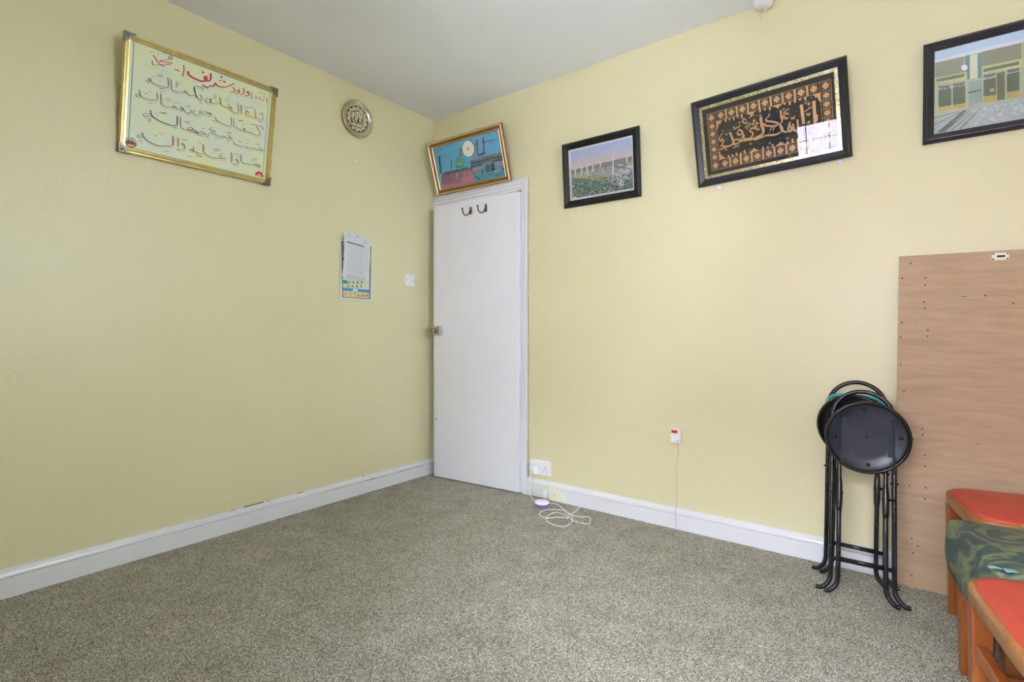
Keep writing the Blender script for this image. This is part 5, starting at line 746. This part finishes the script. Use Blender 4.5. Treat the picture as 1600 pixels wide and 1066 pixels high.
m = MB(); m.lathe([(0.013, 0), (0.013, 0.003), (0.010, 0.006), (0, 0.0065)], (0, 0, 0), 24, 0, Matrix.Rotation(R(90), 4, 'Y'), sx=1.35); m.build('pad', M_WHITE, p)
m = MB(); m.lathe([(0.0017, 0.006), (0.0017, 0.009), (0, 0.009)], (0, 0, 0.002), 12, 0, Matrix.Rotation(R(90), 4, 'Y')); m.build('peg', M_DARKHOLE, p)
m = MB(); m.tube([(-0.004, -1.855, 2.0366), (0.022, -1.857, 2.038)], 0.0016, 8); m.lathe([(0.004, 0), (0.004, 0.001), (0, 0.0015)], (0.022, -1.857, 2.038), 10, 0, Matrix.Rotation(R(90), 4, 'Y'))
tag(m.build('nail', M_BRONZE), 'bent nail in the left wall beside the gold framed panel', 'nail')
# ---------------------------------------------------------------- electrics on the right wall
def screw_head(parent, x, y, z, r=0.0032, m_=None):
    s_ = MB(); s_.lathe([(0, 0), (r, 0), (r*0.9, 0.001), (0, 0.0012)], (x, y, z), 12, 0, Matrix.Rotation(R(90), 4, 'X')); return s_.build('screw', m_ or M_BRONZE, parent)
# double socket
p = thing('double_socket', 'white double wall socket beside the door frame', 'socket', (0.918, 0, 0.178))
m = MB(); m.box((-0.073, -0.011, -0.043), (0.073, 0, 0.043), bev=0.003); m.build('face_plate', M_WHITE, p)
for cx in (-0.036, 0.036):
    m = MB(); m.box((cx-0.007, -0.0145, 0.016), (cx+0.007, -0.010, 0.034), bev=0.0015, mtx=Matrix.Identity(4)); m.build('rocker', M_WHITE, p)
    for a_, b_, c_, d_ in ((cx-0.002, -0.006, cx+0.002, 0.004), (cx-0.0145, -0.020, cx-0.008, -0.016), (cx+0.008, -0.020, cx+0.0145, -0.016)):
        m = MB(); m.box((a_, -0.0114, b_), (c_, -0.0105, d_)); m.build('pin_hole', M_DARKHOLE, p)
screw_head(p, 0.0, -0.011, 0.0)
p = thing('mains_plug', 'white plug pushed into the left half of the double socket', 'plug', (0.882, -0.011, 0.166))
m = MB(); m.box((-0.024, -0.030, -0.028), (0.024, 0.0, 0.024), bev=0.007); m.build('body', M_WHITE, p)
m = MB(); m.lathe([(0.010, 0), (0.008, 0.014), (0, 0.014)], (0, -0.030, 0.0), 16, 0, Matrix.Rotation(R(90), 4, 'X')); m.build('grip', M_WHITE, p)
# lead from the plug to the round box on the carpet
PK = (1.022, -0.142)
m = MB(); m.tube(smooth_path([(0.882, -0.028, 0.140), (0.874, -0.028, 0.112), (0.8655, -0.024, 0.06), (0.864, -0.028, 0.012), (0.872, -0.042, 0.004), (0.905, -0.068, 0.0035), (0.945, -0.100, 0.004), (0.985, -0.126, 0.012)]), 0.0024, 8)
tag(m.build('power_lead', M_WHITE), 'white lead running from the plug down to the round white device', 'cable')
# phone sockets fixed over the skirting
p = thing('phone_socket', 'white phone socket on the skirting just right of the door frame', 'phone socket', (0.934, -0.018, 0.043))
m = MB(); m.box((-0.060, -0.014, -0.037), (0.062, 0, 0.040), bev=0.003); m.build('face_plate', mat('aged white plastic', col(208, 212, 205, 1.1), 0.4, var=0.02), p)
m = MB(); m.box((0.030, -0.034, -0.026), (0.052, -0.013, 0.012), bev=0.003); m.build('phone_plug', M_WHITE, p)
p = thing('junction_box', 'cream box on the skirting next to the white phone socket', 'junction box', (1.040, -0.018, 0.043))
m = MB(); m.box((-0.040, -0.022, -0.038), (0.042, 0, 0.041), bev=0.003); m.build('lid', M_CREAM, p)
screw_head(p, 0, -0.022, 0.0, 0.003)
# round white device
p = thing('round_device', 'small round white device lying on the carpet below the socket', 'device', (PK[0], PK[1], 0))
PURPLE = mat('violet plastic', col(140, 118, 196, 1.0), 0.4, var=0.03)
m = MB(); m.lathe([(0, 0.0), (0.032, 0.0), (0.038, 0.004), (0.041, 0.016), (0.041, 0.020)], seg=40); m.build('base', PURPLE, p)
m = MB(); m.lathe([(0.041, 0.020), (0.041, 0.026), (0.037, 0.031), (0.0, 0.033)], seg=40); m.build('top', M_WHITE, p)
# coiled lead
pts = [(0.966, -0.046), (0.962, -0.075), (1.014, -0.098)]
loop = [(1.040, -0.085), (1.060, -0.074), (1.104, -0.09), (1.162, -0.126), (1.232, -0.174), (1.272, -0.224), (1.296, -0.282), (1.294, -0.335), (1.263, -0.358), (1.22, -0.355), (1.178, -0.327), (1.145, -0.273), (1.142, -0.218), (1.158, -0.189), (1.189, -0.19), (1.224, -0.204), (1.249, -0.233), (1.216, -0.234), (1.188, -0.256), (1.17, -0.294), (1.134, -0.297), (1.089, -0.267), (1.079, -0.216), (1.101, -0.181), (1.153, -0.133), (1.193, -0.162), (1.228, -0.177), (1.284, -0.174), (1.317, -0.142), (1.34, -0.156), (1.366, -0.198), (1.375, -0.236), (1.345, -0.244), (1.296, -0.251), (1.25, -0.215), (1.221, -0.182), (1.229, -0.134), (1.22, -0.073), (1.203, -0.026)]
m = MB()
m.tube(smooth_path([(x, y, 0.0034 + 0.0042*abs(math.sin(i*0.9))) for i, (x, y) in enumerate(loop)], 5), 0.0021, 8)
tag(m.build('coiled_lead', M_WHITE), 'thin white lead lying in loose loops on the carpet', 'cable')
m = MB(); m.tube(smooth_path([(0.975, -0.040, 0.022), (0.974, -0.044, 0.008), (0.966, -0.062, 0.004), (0.985, -0.092, 0.006), (1.002, -0.106, 0.012)]), 0.0021, 8)
tag(m.build('phone_lead', M_WHITE), 'short white lead from the phone socket to the round device', 'cable')
# alarm call point with its wire
p = thing('alarm_unit', 'small white wall box with a red strip along its top', 'alarm unit', (1.753, 0, 0.470))
m = MB(); m.box((-0.023, -0.030, -0.033), (0.023, 0, 0.034), bev=0.003); m.build('case', M_WHITE, p)
m = MB(); m.box((-0.0195, -0.0315, 0.016), (0.0115, -0.0285, 0.031), bev=0.001); m.build('red_strip', mat('red plastic', col(206, 40, 44), 0.35, var=0.03), p)
m = MB(); m.lathe([(0, 0), (0.0022, 0), (0.0018, 0.001), (0, 0.001)], (-0.004, -0.030, 0.006), 12, 0, Matrix.Rotation(R(90), 4, 'X')); m.build('indicator', M_DARKHOLE, p)
m = MB(); m.lathe([(0, 0), (0.003, 0), (0.0025, 0.001), (0, 0.001)], (0.012, -0.030, -0.020), 12, 0, Matrix.Rotation(R(90), 4, 'X')); m.build('indicator', M_DARKHOLE, p)
m = MB(); m.tube(smooth_path([(1.755, -0.010, 0.438), (1.759, -0.004, 0.40), (1.757, -0.004, 0.36), (1.748, -0.004, 0.31), (1.750, -0.004, 0.24), (1.750, -0.005, 0.115), (1.750, -0.020, 0.100), (1.752, -0.0215, 0.06), (1.754, -0.0215, 0.012)]), 0.0017, 8)
tag(m.build('alarm_wire', mat('yellowed white wire', col(196, 190, 164, 1.1), 0.5, var=0.03)), 'thin pale wire hanging from the red striped box to the carpet', 'wire')
# cable clipped down the side of the door frame
m = MB(); m.tube(smooth_path([(0.8275, -0.0035, 1.945), (0.8270, -0.0035, 1.5), (0.8285, -0.0035, 1.0), (0.828, -0.0035, 0.5), (0.8285, -0.0035, 0.11)], 8), 0.0034, 8)
cb = tag(m.build('door_cable', mat('painted cable', col(188, 178, 150, 1.0), 0.5, var=0.05)), 'slim cable clipped down the right side of the door frame', 'cable')
for z in (1.86, 1.5, 1.22, 0.93, 0.71, 0.42, 0.2):
    c = MB(); c.box((0.824, -0.0085, z-0.003), (0.834, 0.0, z+0.003), bev=0.001); c.build('cable_clip', M_CREAM, cb)
# pull-cord switch on the ceiling
p = thing('pull_switch', 'white round pull switch on the ceiling at the top edge', 'pull switch', (2.168, -0.062, H))
m = MB(); m.lathe([(0.041, 0.0), (0.0415, -0.010), (0.040, -0.014)], seg=40); m.build('base', M_CREAM, p)
m = MB(); m.lathe([(0.040, -0.012), (0.038, -0.036), (0.033, -0.046), (0.0, -0.049)], seg=40); m.build('housing', M_WHITE, p)
m = MB(); m.tube([(-0.002, 0.0, -0.047), (-0.003, 0, -0.107)], 0.0011, 6); m.lathe([(0, 0), (0.004, -0.004), (0.0045, -0.012), (0.002, -0.016), (0, -0.016)], (-0.003, 0, -0.103), 12); m.tube([(-0.003, 0, -0.119), (0.005, 0, -0.142)], 0.0009, 6); m.build('pull_cord', M_CREAM, p)

# ---------------------------------------------------------------- plywood sheet
PW, PH, PT = 0.80, 1.292, 0.012
p = thing('plywood_sheet', 'large bare plywood sheet leaning on the right wall behind the stools and chairs', 'plywood sheet', (2.637, -0.040, 0.0))
p.rotation_euler = (R(-0.6), R(0.9), 0)
m = MB(); m.box((0, -PT, 0.001), (PW, 0, PH), bev=0.001); m.build('board', M_PLY, p)
M_RUST = mat('rusty nail hole', col(96, 56, 38, 0.9), 0.8, var=0.2)
for x, z in ((0.035, 1.262), (0.010, 1.205), (0.082, 1.203), (0.082, 1.176), (0.080, 1.110), (0.081, 1.086), (0.012, 1.03), (0.092, 1.002), (0.091, 0.978), (0.009, 0.972), (0.010, 0.865), (0.022, 0.76), (0.082, 0.62), (0.083, 0.597), (0.054, 0.577), (0.090, 0.52), (0.092, 0.477), (0.095, 0.395), (0.094, 0.352), (0.046, 0.395), (0.255, 1.13), (0.330, 1.10), (0.056, 0.19), (0.060, 0.135), (0.075, 0.165), (0.058, 0.045)):
    m = MB(); m.lathe([(0, 0), (0.0030, 0), (0.0026, 0.0004), (0, 0.0004)], (x, -PT, z), 8, 0, Matrix.Rotation(R(90), 4, 'X')); m.build('nail_hole', M_RUST, p)
for a_, b_, c_, d_ in ((0.19, 1.127, 0.204, 1.129), (0.235, 0.585, 0.25, 0.5865), (0.008, 0.95, 0.03, 0.9508)):
    m = MB(); m.box((a_, -PT-0.0004, b_), (c_, -PT, d_)); m.build('scratch', M_RUST, p)
# -PT-0.0004, 1.127), (0.204, -PT, 1.129)); m.box((0.235, -PT-0.0004, 0.585), (0.25, -PT, 0.5865)); m.box((0.008, -PT-0.0004, 0.9500), (0.03, -PT, 0.9508))
kp = MB()
kp.box((0.270, -PT-0.0025, 1.257), (0.316, -PT, 1.284), bev=0.001); kpo = kp.build('keyhole_plate', M_CREAM, p)
kp = MB(); kp.box((0.284, -PT-0.0029, 1.2675), (0.306, -PT-0.002, 1.2745), bev=0.0004); kp.build('keyhole', M_DARKHOLE, kpo)
for x, z in ((0.274, 1.280), (0.312, 1.280), (0.274, 1.261), (0.312, 1.261)):
    kp = MB(); kp.lathe([(0, 0), (0.003, 0), (0.0025, 0.0012), (0, 0.0012)], (x, -PT-0.0025, z), 10, 0, Matrix.Rotation(R(90), 4, 'X')); kp.build('screw', M_BRONZE, kpo)

# ---------------------------------------------------------------- folded stools
def stool(label, loc, lean, yaw, disc_c, disc_tilt, disc_yaw, vinyl, half=0.099, top=0.772, cush=None, inner_dx=0.0, under=None):
    root = thing('folding_stool', label, 'stool', loc, yaw, 'folded stools')
    root.rotation_euler = (R(-lean), 0, yaw)
    T = 0.0082
    # outer frame: arch at the top, legs, feet turned outwards
    r_ = half
    def foot(s_, hw, spread, dy):
        return [(s_*hw, dy, 0.10), (s_*(hw+0.001), dy, 0.060), (s_*(hw+0.008), dy-0.002, 0.036), (s_*(hw+0.024), dy-0.004, 0.018), (s_*(hw+spread*0.75), dy-0.004, 0.0125), (s_*(hw+spread), dy-0.003, 0.0125)]
    arch = [(-r_*math.cos(a), 0, top-r_ + r_*math.sin(a)*1.0) for a in [PI*i/18 for i in range(19)]]
    path = list(reversed(foot(-1, half, 0.047, 0))) + [(-half, 0, 0.3), (-half, 0, 0.5)] + arch + [(half, 0, 0.5), (half, 0, 0.3)] + foot(1, half, 0.047, 0)
    m = MB(); m.tube(smooth_path(path, 4), T, 12); m.build('outer_frame', M_BLACK, root)
    hi2 = half-0.026
    path = list(reversed(foot(-1, hi2, 0.042, -0.026))) + [(-hi2, -0.022, 0.25), (-hi2-0.001, -0.012, 0.40), (-hi2-0.001, -0.006, 0.53)]
    legs_ = [path]
    path = [(hi2, -0.006, 0.53), (hi2, -0.012, 0.40), (hi2, -0.022, 0.25)] + foot(1, hi2, 0.042, -0.026)
    legs_.append(path)
    # flattened hinge sections of the inner legs
    for s_, path in zip((-1, 1), legs_):
        m = MB(); m.tube(smooth_path([(x+inner_dx, y, z_) for x, y, z_ in path], 4), T, 12)
        m.tube([(s_*hi2+inner_dx, -0.018, 0.30), (s_*hi2+inner_dx, -0.017, 0.325), (s_*hi2+inner_dx, -0.014, 0.375), (s_*hi2+inner_dx, -0.011, 0.42), (s_*hi2+inner_dx, -0.009, 0.45)], [0.0082, 0.0105, 0.0115, 0.0095, 0.0050], 12)
        m.build('inner_leg', M_BLACK, root)
    m = MB(); m.tube([(-half, -0.004, 0.128), (half, -0.004, 0.128)], 0.0075, 10); m.build('crossbar', M_BLACK, root)
    m = MB(); m.tube([(-hi2+inner_dx, -0.026, 0.135), (hi2+inner_dx, -0.026, 0.135)], 0.0075, 10); m.build('crossbar', M_BLACK, root)
    for s_ in (-1, 1):
        m = MB(); m.tube([(s_*(half+0.006), -0.006, 0.375), (s_*(hi2-0.012), -0.014, 0.375)], 0.0045, 8); m.build('pivot', M_BLACK, root)
        m = MB(); m.tube([(s_*(half+0.013), 0, 0.435), (s_*(half-0.012), -0.004, 0.435)], 0.004, 8); m.build('pivot', M_BLACK, root)
    # the round seat hangs upright; its underside faces the room
    seat = bpy.data.objects.new('seat', None)
    Rr = 0.138
    q = Matrix.Rotation(disc_yaw, 4, 'Z') @ Matrix.Rotation(R(90)-disc_tilt, 4, 'X')   # local +Z -> towards the room
    s_m = MB()
    s_m.lathe([(Rr-0.014, 0.002), (Rr-0.018, -0.003), (Rr*0.5, -0.006), (0, -0.006)], seg=56, mi=0)
    s_m.lathe([(Rr-0.014, 0.002), (Rr-0.012, 0.009), (Rr-0.004, 0.012), (Rr, 0.004), (Rr-0.002, -0.008), (Rr-0.010, -0.014)], seg=56, mi=1)
    for k_ in range(4):
        a = PI/2*k_ + 0.05
        s_m.lathe([(0.0075, -0.005), (0.0065, -0.001), (0, 0.0005)], (0.105*math.cos(a), 0.105*math.sin(a), 0), 12, 1)
    s_m.lathe([(0.004, -0.006), (0.003, -0.003), (0, -0.003)], (0, 0, 0), 10, 1)
    so = s_m.build('seat', [under or M_BLUEBLACK, M_BLACK], root)
    inv = Matrix.Rotation(R(lean), 4, 'X')
    so.matrix_local = inv @ Matrix.Translation(disc_c) @ q
    for s_ in (-1, 1):
        b = MB(); b.box((s_*0.073-0.009, -0.070, -0.006), (s_*0.073+0.009, 0.070, -0.003), bev=0.001)
        b.box((s_*0.082-0.0015, -0.132, -0.006), (s_*0.082+0.0015, 0.074, 0.013), bev=0.001)
        b.build('bracket', M_BLUEBLACK, so)
    cu = MB()
    if cush is None: cu.lathe([(Rr-0.006, -0.012), (Rr-0.004, -0.020), (Rr-0.016, -0.030), (0.06, -0.034), (0, -0.034)], seg=48)
    else:
        rows = []
        for (rr, zz) in [(0.9, -0.010), (0.95, -0.018), (0.94, -0.028), (0.90, -0.036), (0.5, -0.040), (0.02, -0.040)]:
            row = []
            for k_ in range(64):
                a = 2*PI*k_/64
                rad = Rr*rr*(1 + cush*(math.exp(-((a-R(125))/0.30)**2) + 0.9*math.exp(-((a-R(52))/0.34)**2)))
                row.append((rad*math.cos(a), rad*math.sin(a), zz))
            rows.append(row)
        cu.grid(rows, 0, True, closed_u=False, closed_v=True)
    cu.build('cushion', vinyl, so)
    return root
BLKV = mat('black vinyl', (0.02, 0.02, 0.022, 1), 0.4, var=0.1)
stool('front folded black stool, round seat underside facing out, leaning in front of the teal one', (2.548, -0.290, 0), 11.0, R(2), (0.016, 0.052, 0.596), R(-2), R(9), BLKV)
stool('rear folded black stool with a teal seat, leaning against the wall behind the other', (2.513, -0.122, 0), 6.6, R(-2), (0.003, 0.012, 0.609), R(-9), R(-6), M_TEAL, top=0.790, cush=0.15, under=M_BLACK)  # rear seat underside set to black, painting in its shade

# ---------------------------------------------------------------- chairs in a row on the right
def rounded_outline(W, Wr, D, r_, n_=6):
    """seat outline, front at x=0 (width W), rear at x=D (width Wr)"""
    cs = [(0, -W/2), (0, W/2), (D, Wr/2), (D, -Wr/2)]
    out = []
    for i, c in enumerate(cs):
        a, b_ = Vector(cs[i-1]), Vector(cs[(i+1) % 4]); c = Vector(c)
        u = (a-c).normalized(); v = (b_-c).normalized()
        p0, p2 = c+u*r_, c+v*r_
        for k_ in range(n_+1):
            t = k_/n_; out.append(p0*(1-t)**2 + c*2*t*(1-t) + p2*t*t)
    return out
def slab(mb, outl, z0, z1, mi=0, inset_top=0.0, dome=0.0):
    cx = sum(p_.x for p_ in outl)/len(outl); cy = sum(p_.y for p_ in outl)/len(outl)
    def sc_(s_, z_): return [(cx+(p_.x-cx)*s_, cy+(p_.y-cy)*s_, z_) for p_ in outl]
    rows = [sc_(0.02, z0), sc_(0.99, z0), sc_(1.0, z0+0.002), sc_(1.0, z1-0.005), sc_(0.985-inset_top, z1)]
    for s_ in (0.9, 0.75, 0.5, 0.25, 0.02): rows.append(sc_(s_*(1-inset_top), z1+dome*(1-s_*s_)))
    mb.grid(rows, mi, True, closed_v=True)
def chair_at(label, corner, rz, group='wooden chairs in a row'):
    W = 0.385
    X = Vector((math.cos(rz), math.sin(rz))); Y = Vector((-math.sin(rz), math.cos(rz)))
    o = Vector(corner) - Y*W/2
    root = thing('wooden_chair', label, 'chair', (o.x, o.y, 0), rz, group)
    return root, W
def make_chair(label, corner, rz, SH=0.444):
    root, W = chair_at(label, corner, rz)
    m = MB(); slab(m, rounded_outline(W, 0.34, 0.40, 0.065), SH-0.052, SH-0.010); m.build('seat_frame', M_TEAKTOP, root)
    m = MB(); slab(m, [Vector((p_.x*0.99+0.004, p_.y*0.975)) for p_ in rounded_outline(W, 0.34, 0.395, 0.095)], SH-0.016, SH-0.002, dome=0.012); m.build('seat_pad', M_REDVINYL, root)
    for s_ in (-1, 1):
        l = MB(); 
        y1 = s_*(W/2-0.006)
        rows = []
        for z_, hw in ((0, 0.014), (0.2, 0.017), (0.375, 0.020), (0.382, 0.020)):
            cx, cy = 0.027, y1 - s_*0.022
            rows.append([(cx-hw, cy-hw, z_), (cx+hw, cy-hw, z_), (cx+hw, cy+hw, z_), (cx-hw, cy+hw, z_)])
        l.grid(rows, 0, False, closed_v=True); l.bm.faces.new(list(reversed([v for v in l.bm.verts][:4])))
        l.build('leg', M_TEAK, root, bevel=0.003)
    for s_ in (-1, 1):
        l = MB(); rows = []
        for x_, z_, hw in ((0.43, 0, 0.013), (0.385, 0.30, 0.017), (0.38, 0.43, 0.018), (0.405, 0.62, 0.015), (0.44, 0.80, 0.012)):
            cy = s_*0.155
            rows.append([(x_-hw, cy-hw, z_), (x_+hw, cy-hw, z_), (x_+hw, cy+hw, z_), (x_-hw, cy+hw, z_)])
        l.grid(rows, 0, False, closed_v=True); l.build('rear_leg', M_TEAK, root, bevel=0.003)
    m = MB(); m.box((0.012, -W/2+0.04, 0.268), (0.036, W/2-0.04, 0.296), bev=0.004); m.build('stretcher', M_TEAK, root)
    for s_ in (-1, 1):
        m = MB(); m.box((0.03, s_*0.155-0.009, 0.215), (0.40, s_*0.155+0.009, 0.240), bev=0.004); m.build('stretcher', M_TEAK, root)
    m = MB()
    rows = []
    for i in range(13):
        t = -1+2*i/12; y = t*0.175; x = 0.432+0.030*(1-t*t); hh_ = 0.050-0.010*abs(t)
        rows.append([(x-0.008, y, 0.76-hh_), (x+0.008, y, 0.76-hh_), (x+0.012, y, 0.76+hh_), (x-0.004, y, 0.76+hh_)])
    m.grid(rows, 0, True, closed_v=True); m.build('backrest', M_TEAK, root, bevel=0.003)
    return root
RZ = R(10.4)
make_chair('red seated wooden chair standing against the plywood', (2.782, -0.178), RZ)
make_chair('wooden chair hidden under the green patterned cloth', (2.789, -0.585), RZ, 0.418)
make_chair('red seated wooden chair at the lower right corner, in front of the green cloth', (2.786, -1.020), RZ)

# green damask cloth over the middle chair
def damask():
    mm = mat('green damask', col(66, 84, 80), 0.5)
    N, L, q = nodes_of(mm); tc = N.new('ShaderNodeTexCoord')
    n1 = N.new('ShaderNodeTexNoise'); n1.inputs['Scale'].default_value = 6.5; n1.inputs['Detail'].default_value = 1.2; n1.inputs['Distortion'].default_value = 2.6
    L.new(tc.outputs['Object'], n1.inputs['Vector'])
    r_ = N.new('ShaderNodeValToRGB'); r_.color_ramp.interpolation = 'EASE'; e = r_.color_ramp.elements
    e[0].position = 0.44; e[0].color = col(58, 78, 80, 0.9); e[1].position = 0.52; e[1].color = col(116, 128, 92, 0.9)
    x = e.new(0.60); x.color = col(104, 116, 88, 0.9); x = e.new(0.66); x.color = col(64, 82, 78, 0.9)
    L.new(n1.outputs['Fac'], r_.inputs['Fac']); L.new(r_.outputs['Color'], q.inputs['Base Color'])
    n2 = N.new('ShaderNodeTexWave'); n2.inputs['Scale'].default_value = 220; L.new(tc.outputs['Object'], n2.inputs['Vector'])
    b = N.new('ShaderNodeBump'); b.inputs['Strength'].default_value = 0.15; b.inputs['Distance'].default_value = 0.001; L.new(n2.outputs['Fac'], b.inputs['Height']); L.new(b.outputs['Normal'], q.inputs['Normal'])
    return mm
W = 0.405
X = Vector((math.cos(RZ), math.sin(RZ), 0)); Y = Vector((-math.sin(RZ), math.cos(RZ), 0))
org = Vector((2.813, -0.632, 0)) - Y*0.385/2 - X*0.020
m = MB(); rows = []
NU, NV = 46, 44
hemF = lambda t: 0.345 - 0.50*t - 0.03*math.sin(t*30)      # hem of the front drop, t = distance from the far corner
for i in range(NU+1):
    row = []
    for j in range(NV+1):
        # u: across the chair (far side -> near side), v: front hem -> back
        u = -1.15 + 2.3*i/NU; v = j/NV
        uc = max(-1, min(1, u)); y = -uc*(W/2 if uc < 0 else W/2-0.036)
        over = max(0, abs(u)-1)/0.15
        tdist = (W/2 - y)
        front = 0.16
        if v < front:
            f = 1 - v/front
            zt = 0.455 - 0.012*(1-min(1, v/front*2))
            hem = max(0.15, hemF(tdist))
            z_ = 0.441 - (0.441-hem)*f**1.1
            x_ = -0.004 - 0.006*math.sin(f*2.2) + 0.006*math.sin(u*9+1)*f - 0.002*(1-f)
        else:
            g = (v-front)/(1-front)
            x_ = 0.395*g
            bul = (1-(2*g-1)**4)*(1-min(1, abs(u))**4)
            z_ = 0.441 + 0.020*bul + 0.003*math.sin(u*5+g*7)
            if g < 0.08: x_ -= 0.006*(1-g/0.08)
        if over > 0:
            y -= math.copysign(1, u)*0.010*over
            z_ = min(z_, 0.452) - over*0.085*(1 if v >= front else 0.2)
        P_ = org + X*x_ + Y*y; row.append((P_.x, P_.y, z_))
    rows.append(row)
m.grid(rows, 0, True)
cl = m.build('damask_cloth', damask())
sd = cl.modifiers.new('thickness', 'SOLIDIFY'); sd.thickness = 0.004; sd.offset = 1
tag(cl, 'dark green damask cloth draped over the middle chair, front drop hanging low', 'cloth')
# odds and ends lying on the cloth
PB = mat('pale blue paper', col(126, 164, 170, 1.0), 0.6, var=0.03); MG = mat('mint green paper', col(120, 190, 130, 1.0), 0.6, var=0.03)
def scrap(name, c, ang, a, b_, z_, m_, lab):
    s_ = MB(); rows = []
    for i in range(6):
        rows.append([((i/5-0.5)*a, (j/4-0.5)*b_*(1-0.35*(i/5)), 0.002*math.sin(i/5*PI)*(0.5+j/8)) for j in range(5)])
    s_.grid(rows, 0, True); o = s_.build(name, m_, None, (c[0], c[1], z_), (0, 0, ang)); sd_ = o.modifiers.new('thickness', 'SOLIDIFY'); sd_.thickness = 0.002; sd_.offset = 1
    return tag(o, lab, 'paper')
scrap('paper_scrap', (2.876, -0.978), 0.25, 0.024, 0.020, 0.4465, PB, 'pale blue rounded scrap lying on the green cloth near its front edge')
scrap('paper_scrap', (2.848, -0.975), 0.3, 0.024, 0.012, 0.4455, PB, 'pale blue pointed scrap just behind the nearest red seat')
scrap('paper_scrap', (2.968, -0.560), 1.0, 0.06, 0.03, 0.447, MG, 'mint green scrap between the rear red seat and green cloth')

# ---------------------------------------------------------------- window behind the camera, and what it looks out on
x0, x1, z0, z1 = WIN1
wn = MB()
fw = 0.05
wn.box((x0, WY-0.18, z0), (x0+fw, WY-0.11, z1)); wn.box((x1-fw, WY-0.18, z0), (x1, WY-0.11, z1)); wn.box((x0+fw, WY-0.18, z0), (x1-fw, WY-0.11, z0+fw)); wn.box((x0+fw, WY-0.18, z1-fw), (x1-fw, WY-0.11, z1))
win = struct(wn.build('window_1', M_GLOSS))
DK = mat('dark lead bar', (0.06, 0.06, 0.065, 1), 0.5, var=0.1)
for xx in (1.898, 2.088, 2.62, 2.95):
    b = MB(); b.box((xx-0.003, WY-0.151, z0+fw), (xx+0.003, WY-0.141, z1-fw)); b.build('glazing_bar', DK, win)
b = MB(); b.box((x0+fw, WY-0.151, 1.722), (x1-fw, WY-0.141, 1.728)); b.build('glazing_bar', DK, win)
g = MB(); g.box((x0+fw, WY-0.149, z0+fw), (x1-fw, WY-0.145, z1-fw)); g.build('pane', M_PANE, win)
w2 = MB()
for (a, b_, c, d) in ((-1.70, -1.65, 1.2, 2.1), (-1.25, -1.20, 1.2, 2.1), (-1.65, -1.25, 1.2, 1.25), (-1.65, -1.25, 2.05, 2.1)): w2.box((XE+0.05, a, c), (XE+0.11, b_, d))
win_fill = struct(w2.build('window_fill', M_GLOSS))  # invented side window, put in to brighten the left wall
g = MB(); g.box((XE+0.078, -1.65, 1.25), (XE+0.082, -1.25, 2.05)); g.build('pane', M_PANE, win_fill)
s_ = MB(); s_.box((x0-0.04, WY-0.11, z0-0.03), (x1+0.04, WY+0.05, z0), bev=0.006); struct(s_.build('trim_2', M_GLOSS))
cu = MB(); rows = []
for j in range(2):
    rows.append([(1.58+0.20*i/60, WY+0.045+0.018*math.sin(i*0.9), 2.05 if j else 0.55) for i in range(61)])
cu.grid(rows, 0, True)
co = cu.build('curtain', mat('pale curtain', col(196, 204, 220), 0.8, var=0.03)); sd_ = co.modifiers.new('thickness', 'SOLIDIFY'); sd_.thickness = 0.003
tag(co, 'pale curtain drawn back at the left of the window, seen only reflected', 'curtain')
def bricks():
    mm = mat('whitish brick', col(170, 130, 112), 0.85)  # the brick's own pale colour
    N, L, q = nodes_of(mm); tc = N.new('ShaderNodeTexCoord'); mp = N.new('ShaderNodeMapping'); mp.inputs['Rotation'].default_value = (R(90), 0, 0)
    L.new(tc.outputs['Object'], mp.inputs['Vector']); t = N.new('ShaderNodeTexBrick'); t.inputs['Scale'].default_value = 6.6
    t.inputs['Color1'].default_value = col(200, 182, 186); t.inputs['Color2'].default_value = col(178, 160, 166); t.inputs['Mortar'].default_value = col(104, 98, 104); t.inputs['Mortar Size'].default_value = 0.025
    L.new(mp.outputs['Vector'], t.inputs['Vector']); L.new(t.outputs['Color'], q.inputs['Base Color'])
    return mm
hb = MB(); hb.box((-6, -9.4, -1.0), (9, -9.0, 4.0)); ho = hb.build('brick_house', bricks()); tag(ho, 'pale brick house across the road, seen only as a reflection in picture glass', 'house')
gr = MB(); gr.box((-14, -12, -1.1), (18, 8, -1.0)); struct(gr.build('ground_outside', mat('paving', (0.62, 0.61, 0.60, 1), 0.9, var=0.1, vscale=3)))
